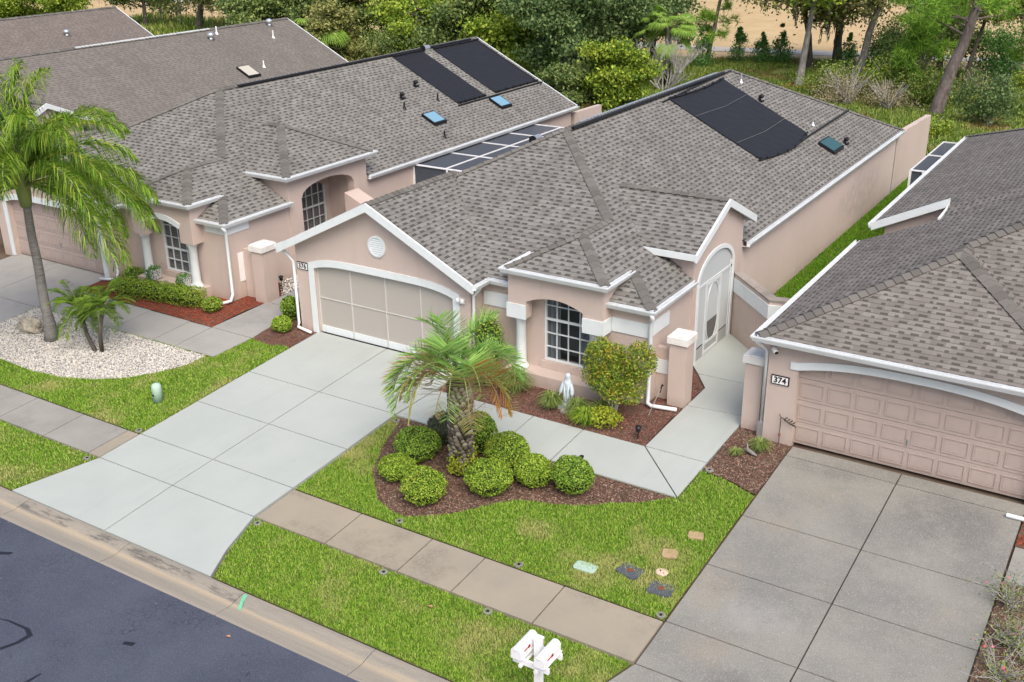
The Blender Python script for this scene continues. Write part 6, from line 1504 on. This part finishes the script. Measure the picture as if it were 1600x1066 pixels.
# big leaning pine
def needles(C, r, n, g):
    """tufts of needles"""
    k = len(C); D = unit(g.normal(size=(k, n, 3)) + np.array([0, 0, .25])); B = np.repeat(C[:, None, :], n, 1); T_ = B + D * r * g.uniform(.6, 1.1, (k, n, 1)); s = unit(np.cross(D, g.normal(size=(k, n, 3)))) * .016
    V = np.stack([B - s, B + s, T_ + s * .4, T_ - s * .4], 2).reshape(-1, 3); return V, np.arange(len(V)).reshape(-1, 4)
def pine(x, y, h, lean, label, tr, seed, bz=.35, nb=26, bl=3.0, tuft=5, name='pine_tree'):
    rs = random.Random(seed); g = np.random.default_rng(seed); z0 = P0; t = empty(name, (x, y, z0), label, 'tree', 'pines behind the right house'); b = MB()
    pts = [Vector((x + lean[0] * (i / 7) + .08 * rs.uniform(-1, 1), y + lean[1] * i / 7, z0 - .1 + h * i / 7)) for i in range(8)]; b.tube(pts, [tr * (1.12 - .09 * i) for i in range(8)], M_BARKP, 12); C = []
    for i in range(nb):
        f = rs.uniform(bz, 1); k = min(6, int(f * 7)); p = pts[k].lerp(pts[k + 1], f * 7 - k); a = rs.uniform(0, 6.28); d = Vector((math.cos(a), math.sin(a), rs.uniform(-.15, .35))).normalized(); L = bl * rs.uniform(.5, 1.1); q = [p]
        for s in range(5):
            d = (d + Vector((rs.uniform(-.3, .3), rs.uniform(-.3, .3), rs.uniform(-.18, .25)))).normalized(); p = p + d * L / 5; q.append(p.copy())
            if s > 1:
                for _ in range(tuft): C.append(tuple(p + Vector((rs.gauss(0, .22), rs.gauss(0, .22), rs.gauss(.05, .15)))))
        b.tube(q, [tr * .22, tr * .17, tr * .13, tr * .1, tr * .06, .015], M_BARKP, 6)
    b.build('trunk', t); V, F = needles(np.array(C), .42, 26, g); npmesh('crown', V, F, M_PINE, t); return t
pine(5.35, 50.0, 9.0, (1.9, .8), 'thick pine trunk leaning right behind the end of the long pink wall', .33, 41, .42, 26, 4.2)
pine(3.1, 54.5, 4.4, (.3, 0), 'young pine with bright needles left of the big leaning pine', .10, 42, .3, 22, 1.5, 5)
pine(9.2, 58.0, 6.5, (.3, 0), 'pine with dark and bright tufts at the right edge', .16, 43, .3, 22, 2.0, 5)
pine(2.2, 57.5, 7.5, (.3, 0), 'pine with fresh green tufts at the top between two trunks', .16, 44, .55, 18, 2.2, 6)
pine(-12.3, 60.5, 6.2, (1.0, .5), 'crooked pine with dark tufts in front of the dry field', .16, 45, .3, 16, 1.4, 4)
# conical young cedars and wild shrubs
def cone(x, y, r, h, label, m=None, n=2600, ls=.07, name='young_cedar', group='young cedars along the track'):
    m = m or M_YAUP; t = empty(name, (x, y, P0), label, 'shrub', group); k = 26; zc = RNG.uniform(.05, 1, k); ac = RNG.uniform(0, 6.28, k); rc = r * (1.05 - zc) * RNG.uniform(.2, 1, k); q = RNG.integers(0, k, n); sg = (r * .22 * (1.15 - zc))[q][:, None]; Cc = np.stack([x + rc * np.cos(ac), y + rc * np.sin(ac), P0 + .1 + zc * h], 1)[q] + RNG.normal(size=(n, 3)) * sg * np.array([1, 1, 1.3]); Cc[:, 2] = np.maximum(Cc[:, 2], P0 + .03)
    V, F = leafquads(Cc, ls, .3, .45); npmesh('foliage', V, F, m, t)
    b = MB(); b.tube([(x, y, P0), (x, y, P0 + h * .8)], [.05, .01], M_BARK, 6); b.build('stem', t); return t
for x, y, r, h, lb in ((-12.1, 59.3, 1.05, 2.6, 'young cedar bush at the foot of the crooked pine'), (-10.6, 62.3, .95, 2.5, 'conical young cedar by the track, leftmost of three'), (-9.2, 63.0, .95, 2.0, 'young cedar by the track, middle and palest of three'), (-8.2, 64.0, .9, 2.6, 'conical young cedar by the track, rightmost of three'),
                       (-3.3, 63.5, 1.0, 2.2, 'cedar bush at the foot of the dark trunk by the field'), (-27.0, 62, 1.3, 2.6, 'low cedar by the track seen through the light green trees')): cone(x, y, r, h, lb)
def wild(x, y, r, h, m, label, n=3500, ls=.08, twigs=0):
    t = empty('wild_shrub', (x, y, P0), label, 'shrub', 'wild shrubs behind the right house'); k = 14; g = RNG; c = np.stack([x + g.normal(0, r * .45, k), y + g.normal(0, r * .45, k), P0 + g.uniform(.2, .85, k) * h], 1)
    C = c[g.integers(0, k, n)] + g.normal(size=(n, 3)) * np.array([r * .25, r * .25, h * .16]); C[:, 2] = np.maximum(C[:, 2], P0 + .03)
    V, F = leafquads(C, ls, .3, .5); npmesh('foliage', V, F, m, t); b = MB()
    for i in range(6 + twigs): a = random.uniform(0, 6.28); e = (x + math.cos(a) * r * random.uniform(.3, 1), y + math.sin(a) * r * random.uniform(.3, 1), P0 + h * random.uniform(.6, 1.15)); b.tube([(x + .1 * math.cos(a), y, P0), ((x + e[0]) / 2, (y + e[1]) / 2, P0 + h * .55), e], [.04, .025, .008], M_TWIG, 5)
    b.build('stems', t); return t
wild(-.6, 62.0, 2.2, 3.2, M_YAUP, 'big dark green shrub right of the leaning grey trunk', 8000); wild(2.0, 60.5, 2.2, 3.6, OAKS[0], 'dark shrub thicket left of the leaning pine', 7000)
wild(-1.2, 66.6, 2.0, 1.8, OAKS[1], 'bright low shrub along the track', 4500); wild(1.7, 55.0, 1.9, 2.4, OAKS[1], 'yellow green shrub left of the big pine', 5500); wild(7.0, 61.8, 2.0, 3.2, M_YAUP, 'dark green shrub right of the thin leaning trunk', 6500)
wild(9.5, 57.0, 1.6, 2.2, OAKS[1], 'bright green shrub at the right edge of the photo', 4000); wild(8.4, 48.2, 1.0, 2.6, OAKS[2], 'dark glossy shrub standing over the right roof corner', 4200); wild(.4, 50.5, 1.9, 1.9, M_WEEDT, 'dry tan brush behind the end of the middle roof, left', 2600, .05, 30)
wild(2.8, 50.0, 1.7, 1.5, M_WEEDT, 'dry tan brush beside the leaning pine', 2200, .05, 30); wild(-.6, 53.2, 1.6, 1.8, M_WEED, 'weedy green shrub at the foot of the leaning grey trunk', 3200); wild(4.3, 53.0, 1.6, 1.8, M_WEED, 'weedy shrub just left behind the big pine', 3200)
wild(6.9, 54.0, 1.4, 1.6, OAKS[3], 'olive low shrub right of the big pine', 2600, .07, 20); wild(8.6, 53.0, 1.6, 1.2, M_WEED, 'weedy low shrub far right', 2600); wild(6.3, 44.0, .9, .9, OAKS[1], 'low palmetto shrub at the foot of the big pine', 1200)
wild(-19.5, 49.5, 1.6, 1.5, OAKS[1], 'bright low shrub beside the short thick oak trunk', 3200); wild(-17.5, 47.6, 1.0, 1.7, OAKS[0], 'dark small shrub left of the short thick oak trunk', 2400)
wild(-23.5, 60.5, 2.0, 1.8, OAKS[1], 'bright shrub seen under the light green tree', 3200); wild(-30.0, 48.5, 2.0, 2.6, OAKS[0], 'dark shrub under the forked tree trunk', 5000); wild(-38.5, 45.0, 2.0, 2.8, OAKS[3], 'olive shrub hugging the faded brown roof slope', 5000)
# bare grey bush
rs = random.Random(5); b = MB(); bx, by = -10.6, 50.0
def twig(p, d, L, r, k):
    q = [p]; 
    for s in range(3): d = (d + Vector((rs.uniform(-.25, .25), rs.uniform(-.25, .25), rs.uniform(-.05, .2)))).normalized(); p = p + d * L / 3; q.append(p)
    b.tube(q, [r, r * .85, r * .7, r * .5], M_TWIG, 5)
    if k:
        for i in range(3): twig(q[rs.choice((1, 2, 3))], (d + Vector((rs.uniform(-.9, .9), rs.uniform(-.9, .9), rs.uniform(-.2, .6)))).normalized(), L * .68, r * .55, k - 1)
for i in range(11): a = i * .6; twig(Vector((bx + .2 * math.cos(a), by + .2 * math.sin(a), P0 - .1)), Vector((math.cos(a) * .75, math.sin(a) * .75, 1)).normalized(), 1.5, .055, 4)
t = empty('bare_bush', (bx, by, P0), 'leafless pale grey bush with many branches in front of the fan palm', 'dead bush'); b.build('branches', t)
# fan palm
def fan_palm(x, y, h, label, nleaf=28, R_=.95):
    t = empty('fan_palm', (x, y, P0), label, 'palm tree'); trunk_tube(t, [(x, y, P0 - .1), (x + .1, y, P0 + h * .5), (x, y, P0 + h)], [.24, .2, .22], M_BARK, 10)
    for i in range(nleaf):
        az = i * 2.4; el = random.uniform(-.6, 1.2); c = Vector((x, y, P0 + h)); d = Vector((math.cos(az) * math.cos(el), math.sin(az) * math.cos(el), math.sin(el))); L = random.uniform(1.1, 1.6)
        m1 = c + d * L * .6 + Vector((0, 0, -.05)); e = c + d * L + Vector((0, 0, -.35)); dd = (e - m1).normalized(); u = dd.cross(Vector((0, 0, 1))).normalized(); up = u.cross(dd)
        b = MB(); b.tube([c, m1, e], [.03, .022, .015], M_RACHG, 5); nn = 26; w = .045
        for j in range(nn):
            th = (j / (nn - 1) - .5) * 3.9; r = R_ * random.uniform(.85, 1.05) * (1 - .12 * abs(th) / 2); v = (dd * math.cos(th) + u * math.sin(th) + up * .10).normalized(); s = (u * math.cos(th) - dd * math.sin(th)) * w
            p1 = e + v * r * .55; p2 = e + v * r * .9 + Vector((0, 0, -.30 * r)); b.face([e - s * .2, e + s * .2, p1 + s, p1 - s], M_FAN); b.face([p1 - s, p1 + s, p2 + s * .15, p2 - s * .15], M_FAN)
        b.build('fan_frond', t, normals=False, weld=False)
fan_palm(-11.35, 51.8, 3.6, 'fan palm with bright drooping leaves above the bare grey bush')
fan_palm(-34.5, 46.2, 2.8, 'low blue green fan palm under the forked tree', 16, 1.2)
# meadow weeds
def tufts(name, poly, dens, h, m, label, w=.03):
    x, y = scatter(poly, dens); k = vnoise(x, y, 2.2, 9) > .12; x, y = x[k], y[k]; n = len(x); a = RNG.uniform(0, 6.28, n); hh = h * RNG.uniform(.4, 1.5, n) * (.5 + vnoise(x, y, 3.0, 3)); B = np.stack([x, y, np.full(n, P0 - .02)], 1)
    T_ = B + np.stack([np.cos(a) * hh * .5, np.sin(a) * hh * .5, hh], 1); s = np.stack([-np.sin(a), np.cos(a), np.zeros(n)], 1) * w
    V = np.stack([B - s, B + s, T_ + s * .3, T_ - s * .3], 1).reshape(-1, 3); npmesh(name, V, np.arange(4 * n).reshape(-1, 4), m, kind='stuff', label=label, cat='grass')
tufts('meadow_weeds', [(-13, 39), (14, 39), (14, 66), (-10, 66), (-16, 60)], 260, .17, M_WEED, 'rough green and rusty weeds covering the ground behind the right houses')
tufts('meadow_weeds', [(-75, 40), (-13.5, 40), (-17, 64), (-75, 66)], 16, .4, M_WEED, 'rough grass under the trees behind the left houses', .08)
tufts('meadow_grass', [(-27, 44), (-12.5, 42.5), (-14, 60), (-27, 62)], 70, .22, M_GRASSB, 'bright green grass around the short thick oak trunk', .05)
x, y = scatter([(-4.7, 54.2), (-2.9, 54.0), (-2.8, 55.5), (-4.6, 55.7)], 260); n = len(x)
V, F = leafquads(np.stack([x, y, P0 + RNG.uniform(.02, .14, n)], 1), .10, .5, .4); npmesh('pine_straw', V, F, M_MULCHR, kind='stuff', label='rusty red straw around the foot of the slender grey trunk', cat='mulch')
